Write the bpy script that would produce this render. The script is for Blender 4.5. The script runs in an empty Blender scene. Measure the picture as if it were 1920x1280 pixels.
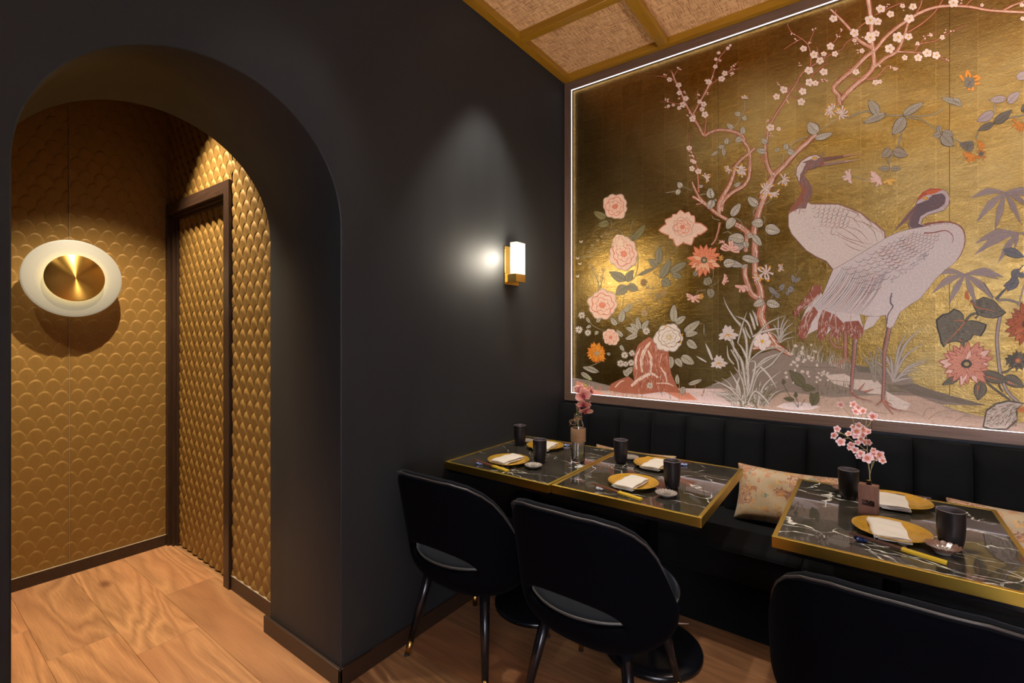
import bpy, bmesh, math, random
import numpy as np
from mathutils import Vector, Matrix
sc = bpy.context.scene
COL = sc.collection
PI = math.pi

# ------------------------------------------------------------------ camera
CX, CY, CH = 1.634, -2.831, 1.385
YAW = math.radians(36.5)
FPX = 893.0
HOR = 618.5
cam_d = bpy.data.cameras.new('camera')
cam = bpy.data.objects.new('camera', cam_d)
COL.objects.link(cam)
cam.location = (CX, CY, CH)
cam.rotation_euler = (PI / 2, 0, YAW)
cam_d.sensor_width = 36
cam_d.lens = FPX * 36 / 1920
cam_d.shift_y = (HOR - 640) / 1920
cam_d.clip_start = 0.02
sc.camera = cam

# ------------------------------------------------------------------ world, lights, exposure
w = bpy.data.worlds.new('world'); sc.world = w
w.use_nodes = True
w.node_tree.nodes['Background'].inputs[0].default_value = (0.9, 0.93, 1.0, 1)
w.node_tree.nodes['Background'].inputs[1].default_value = 0.05
sc.view_settings.view_transform = 'Standard'
sc.view_settings.look = 'None'
sc.view_settings.gamma = 1
sc.view_settings.use_curve_mapping = False
sc.view_settings.exposure = 0.0

def spot(name, loc, power, half, blend, col, r=0.02, target=None):
    d = bpy.data.lights.new(name, 'SPOT'); d.energy = power
    d.spot_size = math.radians(half * 2); d.spot_blend = blend
    d.color = col; d.shadow_soft_size = r
    o = bpy.data.objects.new(name, d); COL.objects.link(o); o.location = loc
    if target:
        v = Vector(target) - Vector(loc)
        o.rotation_euler = v.to_track_quat('-Z', 'Y').to_euler()
    return o
def area(name, loc, rot, size, power, col):
    d = bpy.data.lights.new(name, 'AREA'); d.energy = power; d.color = col
    d.shape = 'RECTANGLE'; d.size, d.size_y = size
    o = bpy.data.objects.new(name, d); COL.objects.link(o); o.location = loc; o.rotation_euler = rot
    return o
WARM = (1.0, 0.84, 0.62)
NEUT = (1.0, 0.93, 0.86)
# corridor downlight (throws the disc lamp's shadow down the far wall)
spot('corridor_spot', (-1.27, -2.05, 3.0), 420, 38, 0.6, WARM, 0.012)
spot('corridor_spot', (-1.2, -2.95, 3.0), 110, 42, 0.6, WARM, 0.03)
# recessed downlights of the dining room, one for each fixture built below
DL = [(0.30, -0.86), (0.98, -0.86), (1.66, -0.90), (2.4, -0.9), (0.36, -1.95), (1.66, -1.95), (2.9, -1.95), (0.6, -3.6), (2.4, -3.6), (3.6, -3.6)]
DLP = [105, 60, 60, 50, 22, 14, 40, 20, 40, 60]
for (x, y), p in zip(DL, DLP):
    spot('downlight_spot', (x, y, 3.02), p, 34, 0.6, NEUT, 0.03)
# gimbal spots washing the mural
WW = [(0.98, -1.42), (1.66, -1.42), (2.4, -1.42)]
for x, y in WW:
    spot('wall_washer', (x, y, 3.02), 10, 38, 0.9, NEUT, 0.05, target=(x, 0, 1.75))
# fill light on the mural, from an added window behind the camera
area('added_window_fill', (3.55, -5.12, 1.7), (PI / 2, 0, PI), (1.8, 1.8), 150, (0.95, 0.95, 1.0))

# ------------------------------------------------------------------ helpers
def tag(o, label=None, cat=None, group=None, kind=None):
    if label: o['label'] = label
    if cat: o['category'] = cat
    if group: o['group'] = group
    if kind: o['kind'] = kind
    return o
def empty(name, loc, rz=0.0, label=None, cat=None, group=None, kind=None):
    o = bpy.data.objects.new(name, None); COL.objects.link(o)
    o.location = loc; o.rotation_euler = (0, 0, rz); o.empty_display_size = 0.05
    return tag(o, label, cat, group, kind)
class MB:
    def __init__(s): s.v = []; s.f = []; s.m = []; s.k = 0
    def add(s, vs, fs):
        b = len(s.v); s.v += [tuple(p) for p in vs]
        for f in fs: s.f.append(tuple(b + i for i in f)); s.m.append(s.k)
        return s
    def box(s, a, b):
        x0, y0, z0 = a; x1, y1, z1 = b
        if x0 > x1: x0, x1 = x1, x0
        if y0 > y1: y0, y1 = y1, y0
        if z0 > z1: z0, z1 = z1, z0
        return s.add([(x0,y0,z0),(x1,y0,z0),(x1,y1,z0),(x0,y1,z0),(x0,y0,z1),(x1,y0,z1),(x1,y1,z1),(x0,y1,z1)],
              [(0,3,2,1),(4,5,6,7),(0,1,5,4),(1,2,6,5),(2,3,7,6),(3,0,4,7)])
    def lathe(s, prof, c=(0,0,0), n=32, closed=False, sx=1, sy=1, cap0=True, cap1=True):
        vs = []; fs = []
        for r, z in prof:
            for i in range(n):
                a = 2*PI*i/n; vs.append((c[0]+r*sx*math.cos(a), c[1]+r*sy*math.sin(a), c[2]+z))
        m = len(prof)
        for j in range(m-1 if not closed else m):
            for i in range(n):
                i2 = (i+1) % n; j2 = (j+1) % m
                fs.append((j*n+i, j*n+i2, j2*n+i2, j2*n+i))
        if not closed:
            if cap0 and prof[0][0] > 1e-6: fs.append(tuple(range(n))[::-1])
            if cap1 and prof[-1][0] > 1e-6: fs.append(tuple((m-1)*n+i for i in range(n)))
        return s.add(vs, fs)
    def tube(s, pts, rad, n=8, closed=False, cap=True):
        pts = [Vector(p) for p in pts]; m = len(pts)
        if not hasattr(rad, '__len__'): rad = [rad]*m
        vs = []; fs = []
        prev = None
        for i, p in enumerate(pts):
            if closed: t = pts[(i+1) % m]-pts[i-1]
            else: t = pts[min(i+1, m-1)]-pts[max(i-1, 0)]
            t = t.normalized() if t.length > 1e-9 else Vector((0,0,1))
            if prev is None:
                a = Vector((0,0,1)) if abs(t.z) < .9 else Vector((1,0,0))
                u = t.cross(a).normalized()
            else:
                u = prev - t*prev.dot(t)
                u = u.normalized() if u.length > 1e-6 else t.orthogonal().normalized()
            prev = u; w_ = t.cross(u)
            for k in range(n):
                q = 2*PI*k/n
                vs.append(p+(u*math.cos(q)+w_*math.sin(q))*rad[i])
        for i in range(m if closed else m-1):
            j = (i+1) % m
            for k in range(n):
                k2 = (k+1) % n
                fs.append((i*n+k, i*n+k2, j*n+k2, j*n+k))
        if cap and not closed:
            fs.append(tuple(range(n))[::-1]); fs.append(tuple((m-1)*n+k for k in range(n)))
        return s.add(vs, fs)
    def grid(s, P, wrap=False):
        r = len(P); c = len(P[0]); vs = [q for row in P for q in row]; fs = []
        for i in range(r-1):
            for j in range(c if wrap else c-1):
                j2 = (j+1) % c
                fs.append((i*c+j, i*c+j2, (i+1)*c+j2, (i+1)*c+j))
        return s.add(vs, fs)
    def build(s, name, mats, parent=None, smooth=False, bevel=0, seg=2, subsurf=0, solid=0, soff=0, merge=False, auto=None, recalc=True):
        me = bpy.data.meshes.new(name); me.from_pydata(s.v, [], s.f)
        if not isinstance(mats, (list, tuple)): mats = [mats]
        for q in mats: me.materials.append(q)
        me.polygons.foreach_set('material_index', s.m)
        if merge or recalc:
            bm = bmesh.new(); bm.from_mesh(me)
            if merge: bmesh.ops.remove_doubles(bm, verts=bm.verts, dist=1e-5)
            if recalc: bmesh.ops.recalc_face_normals(bm, faces=bm.faces)
            bm.to_mesh(me); bm.free()
        if smooth: me.polygons.foreach_set('use_smooth', [True]*len(me.polygons))
        me.update()
        o = bpy.data.objects.new(name, me); COL.objects.link(o)
        if parent: o.parent = parent
        if solid:
            q = o.modifiers.new('solid', 'SOLIDIFY'); q.thickness = solid; q.offset = soff
        if bevel:
            q = o.modifiers.new('bevel', 'BEVEL'); q.width = bevel; q.segments = seg; q.limit_method = 'ANGLE'; q.angle_limit = math.radians(40)
        if subsurf:
            q = o.modifiers.new('sub', 'SUBSURF'); q.levels = subsurf; q.render_levels = subsurf
        return o
def copy_tree(o, parent=None):
    c = o.copy(); COL.objects.link(c)
    if parent: c.parent = parent
    for ch in list(o.children): copy_tree(ch, c)
    return c
# a camera ray through a measured point of the photograph gives a real position on a known plane
_fw = (-math.sin(YAW), math.cos(YAW)); _rt = (math.cos(YAW), math.sin(YAW))
def ray(px, py):
    a = (px-960)/FPX; b = (HOR-py)/FPX
    return (_fw[0]+_rt[0]*a, _fw[1]+_rt[1]*a, b)
def on_y(px, py, Y):
    d = ray(px, py); t = (Y-CY)/d[1]
    return Vector((CX+d[0]*t, Y, CH+d[2]*t))
def on_z(px, py, Z):
    d = ray(px, py); t = (Z-CH)/d[2]
    return Vector((CX+d[0]*t, CY+d[1]*t, Z))

# ------------------------------------------------------------------ materials
def lin(c):
    return tuple(((v/255)/12.92 if v/255 <= .04045 else ((v/255+.055)/1.055)**2.4) for v in c)
class NT:
    def __init__(s, name):
        s.mat = bpy.data.materials.new(name); s.mat.use_nodes = True
        s.t = s.mat.node_tree; s.n = s.t.nodes; s.b = s.n['Principled BSDF']
    def node(s, typ, **kw):
        q = s.n.new(typ)
        for k, v in kw.items():
            if k in q.inputs.keys(): q.inputs[k].default_value = v
            else: setattr(q, k, v)
        return q
    def link(s, a, b): s.t.links.new(a, b)
    def set(s, **kw):
        for k, v in kw.items():
            i = s.b.inputs[k.replace('_', ' ')]
            if hasattr(v, 'default_value') or isinstance(v, bpy.types.NodeSocket): s.link(v, i)
            else: i.default_value = v if not (isinstance(v, tuple) and len(v) == 3) else (*v, 1)
    def coords(s, kind='Object', scale=(1,1,1), off=None, random_off=False):
        tc = s.node('ShaderNodeTexCoord'); mp = s.node('ShaderNodeMapping')
        s.link(tc.outputs[kind], mp.inputs[0]); mp.inputs['Scale'].default_value = scale
        if off: mp.inputs['Location'].default_value = off
        if random_off:
            oi = s.node('ShaderNodeObjectInfo'); m = s.node('ShaderNodeMath', operation='MULTIPLY'); m.inputs[1].default_value = 57.3
            s.link(oi.outputs['Random'], m.inputs[0])
            cb = s.node('ShaderNodeCombineXYZ'); s.link(m.outputs[0], cb.inputs[0]); s.link(m.outputs[0], cb.inputs[2])
            s.link(cb.outputs[0], mp.inputs['Location'])
        return mp.outputs[0]
    def noise(s, vec, scale=5, detail=4, rough=.5, dist=0):
        q = s.node('ShaderNodeTexNoise'); q.inputs['Scale'].default_value = scale; q.inputs['Detail'].default_value = detail
        q.inputs['Roughness'].default_value = rough; q.inputs['Distortion'].default_value = dist
        s.link(vec, q.inputs['Vector']); return q.outputs['Fac']
    def math(s, op, a, b=0.0, c=None, clamp=False):
        q = s.node('ShaderNodeMath', operation=op); q.use_clamp = clamp
        for i, v in enumerate((a, b) if c is None else (a, b, c)):
            if isinstance(v, (int, float)): q.inputs[i].default_value = v
            else: s.link(v, q.inputs[i])
        return q.outputs[0]
    def ramp(s, fac, stops, interp='LINEAR'):
        q = s.node('ShaderNodeValToRGB'); cr = q.color_ramp; cr.interpolation = interp
        while len(cr.elements) < len(stops): cr.elements.new(.5)
        for e, (p, c) in zip(cr.elements, stops):
            e.position = p; e.color = (*c, 1) if len(c) == 3 else c
        s.link(fac, q.inputs[0]); return q.outputs[0]
    def mix(s, f, a, b, mode='MIX'):
        q = s.node('ShaderNodeMix', data_type='RGBA', blend_type=mode)
        for i, v in zip((0, 6, 7), (f, a, b)):
            if isinstance(v, (int, float)): q.inputs[i].default_value = v
            elif isinstance(v, tuple): q.inputs[i].default_value = (*v, 1)
            else: s.link(v, q.inputs[i])
        return q.outputs[2]
    def bump(s, h, strength=.3, dist=.01, normal=None):
        q = s.node('ShaderNodeBump'); q.inputs['Strength'].default_value = strength; q.inputs['Distance'].default_value = dist
        s.link(h, q.inputs['Height'])
        if normal: s.link(normal, q.inputs['Normal'])
        s.link(q.outputs[0], s.b.inputs['Normal']); return q.outputs[0]

def simple(name, col, rough=.5, metal=0., nscale=0, nstr=.1, ndist=.002, var=0, **kw):
    m = NT(name); m.set(Base_Color=col, Roughness=rough, Metallic=metal, **kw)
    if nscale or var:
        v = m.coords()
        f = m.noise(v, nscale or 8, 4)
        if nscale: m.bump(f, nstr, ndist)
        if var:
            d = tuple(max(0, c*(1-var)) for c in col); l = tuple(c*(1+var) for c in col)
            m.set(Base_Color=m.mix(f, d, l))
    return m.mat

M = {}
# satin black wall paint
def black_wall():
    m = NT('black_wall_paint'); v = m.coords('Object')
    f = m.noise(v, 90, 3); g = m.noise(m.coords('Object', (1, 1, .25)), 9, 4)
    m.set(Base_Color=m.mix(g, (.0120, .0133, .0140), (.0185, .0202, .0210)), Roughness=m.ramp(g, [(0, (.50,)*3), (1, (.60,)*3)]))
    m.b.inputs['Specular IOR Level'].default_value = .38
    m.bump(f, .06, .002); return m.mat
M['blackwall'] = black_wall()
M['plaster'] = simple('pale_plaster', (.55, .53, .50), .8, nscale=60, nstr=.1)
M['dark_plaster'] = simple('dark_plaster', (.03, .028, .026), .7, nscale=60, nstr=.1)
def wood(name, dark, light, scale=(1, 12, 12), rough=.4, n=5, metal=0):
    m = NT(name); v = m.coords('Object', scale, random_off=True)
    f = m.noise(v, n, 6, .6, .4)
    m.set(Base_Color=m.ramp(f, [(.25, dark), (.75, light)]), Roughness=rough, Metallic=metal)
    m.bump(f, .15, .002); return m.mat
M['brownwood_x'] = wood('dark_brown_wood', (.022, .011, .006), (.045, .022, .012), (1.5, 14, 14), .38)
M['brownwood_z'] = wood('dark_brown_wood_upright', (.022, .011, .006), (.045, .022, .012), (14, 14, 1.5), .38)
M['frame_x'] = wood('bronze_stained_wood', (.11, .065, .042), (.19, .115, .078), (1, 30, 30), .3, metal=.25)
M['frame_z'] = wood('bronze_stained_wood_upright', (.11, .065, .042), (.19, .115, .078), (30, 30, 1), .3, metal=.25)
M['beam_x'] = wood('ceiling_oak', (.24, .105, .005), (.36, .175, .010), (1, 25, 25), .3)
M['beam_y'] = wood('ceiling_oak_cross', (.24, .105, .005), (.36, .175, .010), (25, 1, 25), .3)
M['walnut'] = wood('walnut_block', (.10, .040, .025), (.24, .115, .075), (6, 6, 1.2), .45)
def floor_mat():
    m = NT('walnut_plank'); v = m.coords('Object', (.42, 3.0, 1), random_off=True)
    big = m.noise(v, 1.3, 3, .45, .5)
    rings = m.math('FRACT', m.math('MULTIPLY', big, 13.0))
    tri = m.math('ABSOLUTE', m.math('SUBTRACT', rings, .5))
    fine = m.noise(m.coords('Object', (2.5, 70, 1), random_off=True), 3, 5, .65, .3)
    oi = m.node('ShaderNodeObjectInfo')
    c1 = m.ramp(tri, [(0, lin((104, 68, 40))), (.5, lin((206, 154, 104)))])
    c2 = m.ramp(fine, [(.2, lin((120, 80, 48))), (.8, lin((204, 156, 108)))])
    c = m.mix(.6, c1, c2)
    c = m.mix(m.ramp(m.noise(v, .9, 2, .5, .2), [(.35, (0,)*3), (.7, (.65,)*3)]), c, lin((168, 112, 74)))
    tint = m.ramp(oi.outputs['Random'], [(0, (.78, .76, .74)), (.5, (1, .98, .95)), (1, (.92, .82, .76))])
    c = m.mix(1.0, c, tint, 'MULTIPLY')
    # knots
    vo = m.node('ShaderNodeTexVoronoi'); m.link(m.coords('Object', (.9, 2.0, 1), random_off=True), vo.inputs['Vector']); vo.inputs['Scale'].default_value = 1.3
    kn = m.ramp(vo.outputs['Distance'], [(.02, (1,)*3), (.085, (0,)*3)])
    c = m.mix(m.math('MULTIPLY', kn, .7), c, lin((84, 46, 26)))
    m.set(Base_Color=c, Roughness=.42)
    m.bump(fine, .08, .001); return m.mat
M['floor'] = floor_mat()
def weave():
    m = NT('woven_grasscloth')
    a = m.noise(m.coords('Object', (7, 130, 1)), 1.6, 4, .8); b = m.noise(m.coords('Object', (130, 7, 1)), 1.6, 4, .8)
    h = m.math('ADD', a, b); c = m.ramp(h, [(.82, (.26, .115, .042)), (1.0, (.54, .28, .125)), (1.18, (.74, .44, .22))])
    m.set(Base_Color=c, Roughness=.75); m.bump(h, .35, .002); return m.mat
M['weave'] = weave()
def wallpaper():
    m = NT('gold_embossed_wallpaper')
    ar = m.node('ShaderNodeAttribute'); ar.attribute_name = 'rim'; an = m.node('ShaderNodeAttribute'); an.attribute_name = 'fan'
    f = m.noise(m.coords('Object', (90, 90, 40)), 1.6, 4, .7); g = m.noise(m.coords('Object'), 3.5, 3)
    cb = m.node('ShaderNodeCombineXYZ'); m.link(m.math('MULTIPLY', an.outputs['Fac'], 7.0), cb.inputs[0]); m.link(m.math('MULTIPLY', f, .8), cb.inputs[1])
    fib = m.noise(cb.outputs[0], 3.5, 4, .7)
    c = m.mix(fib, (.13, .062, .009), (.40, .235, .065)); c = m.mix(m.math('MULTIPLY', g, .4), c, (.21, .105, .012))
    c = m.mix(m.math('MULTIPLY', ar.outputs['Fac'], .65), c, (.50, .30, .10))
    m.set(Base_Color=c, Roughness=.48, Metallic=.25)
    m.bump(m.math('ADD', fib, m.math('MULTIPLY', f, .5)), .35, .0018); return m.mat
M['wallpaper'] = wallpaper()
def gold_leaf():
    m = NT('gold_leaf')
    v = m.coords('Object')
    big = m.noise(v, 1.7, 5, .6, .6); fine = m.noise(v, 150, 3, .6); crease = m.noise(m.coords('Object', (2.0, 1, 6)), 5, 8, .75, 1.2)
    cr = m.math('ABSOLUTE', m.math('SUBTRACT', crease, .5)); line = m.ramp(cr, [(0, (1,)*3), (.018, (0,)*3)])
    # leaf squares
    br = m.node('ShaderNodeTexBrick'); br.offset = 0.37; br.squash = 1
    sep = m.node('ShaderNodeSeparateXYZ'); m.link(v, sep.inputs[0]); cb = m.node('ShaderNodeCombineXYZ')
    m.link(sep.outputs[0], cb.inputs[1]); m.link(sep.outputs[2], cb.inputs[0])
    m.link(cb.outputs[0], br.inputs['Vector'])
    br.inputs['Color1'].default_value = (.85,)*3+(1,); br.inputs['Color2'].default_value = (1,)*4; br.inputs['Mortar'].default_value = (1.25,)*3+(1,)
    br.inputs['Scale'].default_value = 1; br.inputs['Brick Width'].default_value = .155; br.inputs['Row Height'].default_value = .135; br.inputs['Mortar Size'].default_value = .0012
    c = m.ramp(big, [(.3, (.22, .115, .014)), (.7, (.31, .22, .085))])
    c = m.mix(m.math('MULTIPLY', line, .35), c, (.70, .48, .14))
    c = m.mix(1.0, c, br.outputs['Color'], 'MULTIPLY')
    m.set(Base_Color=c, Metallic=1.0, Roughness=m.ramp(big, [(.3, (.27,)*3), (.75, (.40,)*3)]))
    h = m.math('ADD', m.math('MULTIPLY', fine, .5), m.math('MULTIPLY', m.noise(m.coords('Object', (1, 1, 2.2)), 14, 7, .7, 1.5), .9))
    m.bump(h, .32, .006); return m.mat
M['goldleaf'] = gold_leaf()
def marble(name, amount, scale):
    m = NT(name); v = m.coords('Object', (1, 1, 1), random_off=True)
    wv = m.node('ShaderNodeTexNoise'); wv.inputs['Scale'].default_value = 3; wv.inputs['Detail'].default_value = 4; m.link(v, wv.inputs['Vector'])
    ad = m.node('ShaderNodeVectorMath', operation='MULTIPLY_ADD'); m.link(wv.outputs['Color'], ad.inputs[0]); ad.inputs[1].default_value = (.45, .45, .45); m.link(v, ad.inputs[2])
    vo = m.node('ShaderNodeTexVoronoi', feature='DISTANCE_TO_EDGE'); vo.inputs['Scale'].default_value = scale; vo.inputs['Randomness'].default_value = 1
    st = m.node('ShaderNodeMapping'); st.inputs['Scale'].default_value = (1, 2.3, 1); st.inputs['Rotation'].default_value = (0, 0, .3)
    m.link(ad.outputs[0], st.inputs[0]); m.link(st.outputs[0], vo.inputs['Vector'])
    wid = m.noise(v, 5, 3, .6)
    msk = m.ramp(wid, [(.46, (0,)*3), (.62, (1,)*3)])
    thr = m.math('MULTIPLY', msk, amount)
    vein = m.math('LESS_THAN', vo.outputs['Distance'], thr)
    vn = m.math('MULTIPLY', vein, m.ramp(m.noise(v, 60, 3), [(.35, (.2,)*3), (.6, (1,)*3)]))
    base = m.ramp(m.noise(v, 6, 5, .6, .5), [(.3, (.018, .016, .012)), (.8, (.048, .041, .031))])
    m.set(Base_Color=m.mix(vn, base, (.62, .60, .52)), Roughness=.035)
    m.b.inputs['Specular IOR Level'].default_value = .75
    return m.mat
M['marble'] = marble('black_marble', .013, 3.6)
M['marble2'] = marble('black_marble_heavy_veins', .030, 5.0)
def brass(name, c=(.74, .50, .085), r=.34):
    m = NT(name); f = m.noise(m.coords('Object', (8, 8, 60)), 3, 4); g = m.noise(m.coords('Object'), 9, 4)
    m.set(Base_Color=m.mix(g, tuple(q*.75 for q in c), c), Metallic=1.0, Roughness=m.ramp(f, [(0, (r*.8,)*3), (1, (r*1.3,)*3)])); return m.mat
M['brass'] = brass('aged_brass'); M['brass_lamp'] = brass('satin_brass', (.70, .43, .12), .22)
def brushed():
    m = NT('radially_brushed_brass'); m.set(Base_Color=(.70, .42, .10), Metallic=1.0, Roughness=.36)
    m.b.inputs['Anisotropic'].default_value = .9; m.b.inputs['Anisotropic Rotation'].default_value = .25
    tg = m.node('ShaderNodeTangent', direction_type='RADIAL', axis='X'); m.link(tg.outputs[0], m.b.inputs['Tangent']); return m.mat
M['brushed'] = brushed()
def velvet(name, c, sheen=.35, tint=(.5, .55, .65)):
    m = NT(name); f = m.noise(m.coords('Object'), 7, 5, .6, .8)
    m.set(Base_Color=m.mix(f, tuple(q*.6 for q in c), tuple(q*1.5 for q in c)), Roughness=.85)
    m.b.inputs['Sheen Weight'].default_value = sheen; m.b.inputs['Sheen Roughness'].default_value = .35; m.b.inputs['Sheen Tint'].default_value = (*tint, 1)
    m.b.inputs['Specular IOR Level'].default_value = .05
    m.bump(m.noise(m.coords('Object'), 5, 4), .25, .01); return m.mat
M['chairvelvet'] = velvet('midnight_velvet', (.0011, .0012, .0026), .012)
M['seatvelvet'] = velvet('seat_velvet', (.012, .013, .015), .25)
M['benchvelvet'] = velvet('black_velvet', (.0062, .0064, .0066), .07, (.6, .6, .55))
M['piping'] = simple('satin_piping', (.05, .047, .043), .4)
M['blackmetal'] = simple('black_lacquered_metal', (.006, .006, .008), .22, .0)
M['rollvelvet'] = velvet('lit_velvet_edge', (.006, .0065, .008), .12)  # paler velvet for the chair rim: the light falling there put into its colour
M['column'] = simple('matt_black_metal', (.0012, .0012, .0014), .9, Specular_IOR_Level=.05)
M['rubber'] = simple('black_rubber', (.01, .01, .01), .6)
M['paleseam'] = simple('pale_joint', (.34, .27, .18), .6)
def cup_mat():
    m = NT('dark_glazed_stoneware'); f = m.noise(m.coords('Object', (1, 1, 30)), 12, 4)
    m.set(Base_Color=m.mix(f, (.012, .010, .0115), (.034, .027, .025)), Roughness=.32, Metallic=.5); m.bump(f, .12, .001); return m.mat
M['cup'] = cup_mat()
M['cuprim'] = simple('worn_rim', (.16, .13, .12), .45)
M['cupin'] = simple('cup_inside', (.10, .08, .085), .5)
def plate_mat():
    m = NT('gold_crackle_glaze'); v = m.coords('Object'); f = m.noise(v, 60, 5, .7, 1); g = m.noise(v, 9, 3)
    c = m.mix(f, (.40, .20, .018), (.78, .47, .06)); m.set(Base_Color=c, Roughness=.22, Metallic=.55); m.bump(f, .3, .0015); return m.mat
M['plate'] = plate_mat()
M['linen'] = simple('cream_linen', (.49, .445, .375), .85, nscale=350, nstr=.15, ndist=.0006)
def dish_mat(name, a, b, c, ro=.3):
    m = NT(name); tc = m.node('ShaderNodeTexCoord'); gr = m.node('ShaderNodeVectorMath', operation='LENGTH'); m.link(tc.outputs['Object'], gr.inputs[0])
    f = m.math('ADD', m.math('MULTIPLY', gr.outputs['Value'], 24), m.math('MULTIPLY', m.noise(tc.outputs['Object'], 40, 3), .35))
    m.set(Base_Color=m.ramp(f, [(.25, a), (.65, b), (1.1, c)]), Roughness=ro); return m.mat
M['dish'] = dish_mat('grey_ribbed_glaze', (.08, .07, .06), (.15, .125, .10), (.22, .18, .15))
M['shelldish'] = dish_mat('brown_celadon_glaze', (.42, .46, .38), (.24, .20, .16), (.16, .085, .06), .2)
M['stick'] = simple('reddish_brown_lacquer', (.13, .042, .018), .35)
M['stickgold'] = simple('gold_lacquer_grip', (.66, .44, .03), .35, .3)
M['stickdark'] = simple('dark_brown_lacquer', (.07, .03, .022), .35)
def rest_mat():
    m = NT('blue_white_porcelain'); v = m.coords('Object'); f = m.noise(v, 260, 2, .5, 1)
    m.set(Base_Color=m.ramp(f, [(.45, (.015, .05, .28)), (.55, (.55, .62, .75))]), Roughness=.12); return m.mat
M['rest'] = rest_mat()
M['restdark'] = simple('cobalt_porcelain', (.008, .02, .09), .15)
M['restwhite'] = simple('white_porcelain', (.5, .5, .52), .15)
def glass(name, rough=0.0, col=(.95, .97, .96)):
    m = NT(name); m.set(Base_Color=col, Roughness=rough); m.b.inputs['Transmission Weight'].default_value = 1; m.b.inputs['IOR'].default_value = 1.45; return m.mat
M['glass'] = glass('clear_glass')
M['twine'] = simple('jute_twine', (.30, .165, .075), .9, nscale=200, nstr=.5, ndist=.001, var=.3)
M['stem'] = simple('green_stem', (.19, .27, .03), .55)
M['stem2'] = simple('pale_brown_stem', (.34, .27, .12), .6)
def petal(name, inner, mid, outer, k):
    m = NT(name); tc = m.node('ShaderNodeTexCoord'); gr = m.node('ShaderNodeVectorMath', operation='LENGTH'); m.link(tc.outputs['Object'], gr.inputs[0])
    f = m.math('MULTIPLY', gr.outputs['Value'], k); m.set(Base_Color=m.ramp(f, [(.15, inner), (.5, mid), (.95, outer)]), Roughness=.6)
    m.b.inputs['Subsurface Weight'].default_value = .15; m.b.inputs['Subsurface Radius'].default_value = (.01, .004, .003); return m.mat
M['cherry'] = petal('cherry_petal', (.62, .05, .12), (.84, .48, .46), (.90, .78, .73), 78)
M['orchid'] = petal('orchid_petal', (.38, .05, .03), (.70, .26, .20), (.80, .46, .36), 32)
M['stamen'] = simple('yellow_stamen', (.75, .35, .04), .6)
M['bud'] = simple('green_bud', (.30, .42, .03), .4)
M['frosted'] = None
def pillow_mat():
    m = NT('floral_jacquard'); v = m.coords('Object')
    def rings(sc_, thr, seed):
        vo = m.node('ShaderNodeTexVoronoi'); vo.inputs['Scale'].default_value = sc_
        n = m.node('ShaderNodeTexNoise'); n.inputs['Scale'].default_value = 34; n.inputs['Detail'].default_value = 4; m.link(v, n.inputs['Vector'])
        ad = m.node('ShaderNodeVectorMath', operation='MULTIPLY_ADD'); m.link(n.outputs['Color'], ad.inputs[0]); ad.inputs[1].default_value = (.075,)*3
        of = m.node('ShaderNodeVectorMath', operation='ADD'); m.link(v, of.inputs[0]); of.inputs[1].default_value = (seed, seed*.7, seed*.3)
        m.link(of.outputs[0], ad.inputs[2]); m.link(ad.outputs[0], vo.inputs['Vector'])
        inside = m.math('LESS_THAN', vo.outputs['Distance'], thr)
        rg = m.math('FRACT', m.math('MULTIPLY', vo.outputs['Distance'], 9.0))
        return inside, rg, vo.outputs['Color']
    i1, r1, _ = rings(9.5, .50, 3.1); i2, r2, cc = rings(30, .40, 7.7)
    base = m.mix(m.noise(v, 300, 2), (.30, .215, .115), (.42, .32, .185))
    sp = m.node('ShaderNodeSeparateColor'); m.link(cc, sp.inputs[0])
    small = m.ramp(sp.outputs[0], [(0, (.05, .12, .08)), (.18, (.50, .22, .04)), (.5, (.34, .10, .03)), (.8, (.52, .29, .07)), (1, (.20, .05, .03))])
    c = m.mix(m.math('MULTIPLY', i2, m.math('GREATER_THAN', r2, .3)), base, small)
    flo = m.ramp(r1, [(.0, (.10, .03, .015)), (.2, (.26, .10, .04)), (.45, (.50, .34, .19)), (.8, (.22, .085, .04))])
    flo = m.mix(m.math('MULTIPLY', i2, .5), flo, small)
    c = m.mix(m.math('MULTIPLY', i1, .9), c, flo)
    m.set(Base_Color=c, Roughness=.6); m.b.inputs['Sheen Weight'].default_value = .2
    m.bump(m.noise(v, 120, 3), .2, .002); return m.mat
M['pillow'] = pillow_mat()
def emit(name, col, strength, base=None):
    m = NT(name); m.set(Base_Color=base or col, Roughness=.4); m.b.inputs['Emission Color'].default_value = (*col, 1); m.b.inputs['Emission Strength'].default_value = strength; return m.mat
M['led'] = emit('led_strip', (.92, .88, 1.0), 3)
M['bulb'] = emit('downlight_lens', (1, .9, .75), 6)
M['fill_curtain'] = emit('fill_curtain_glow', (.86, .88, 1.0), 1.5)  # glowing sheet of the added window, brightens the mural from behind the camera
def seeded():
    m = NT('seeded_glass'); v = m.coords('Object')
    vo = m.node('ShaderNodeTexVoronoi'); vo.inputs['Scale'].default_value = 170; m.link(v, vo.inputs['Vector'])
    f = m.ramp(vo.outputs['Distance'], [(.1, (.45,)*3), (.5, (1.0,)*3)])
    m.set(Base_Color=(.14, .13, .11), Roughness=.35); m.b.inputs['Emission Color'].default_value = (1, .88, .66, 1)
    m.link(m.math('MULTIPLY', f, 1.1), m.b.inputs['Emission Strength']); m.bump(vo.outputs['Distance'], .4, .003); return m.mat
M['seeded'] = seeded()
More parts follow.
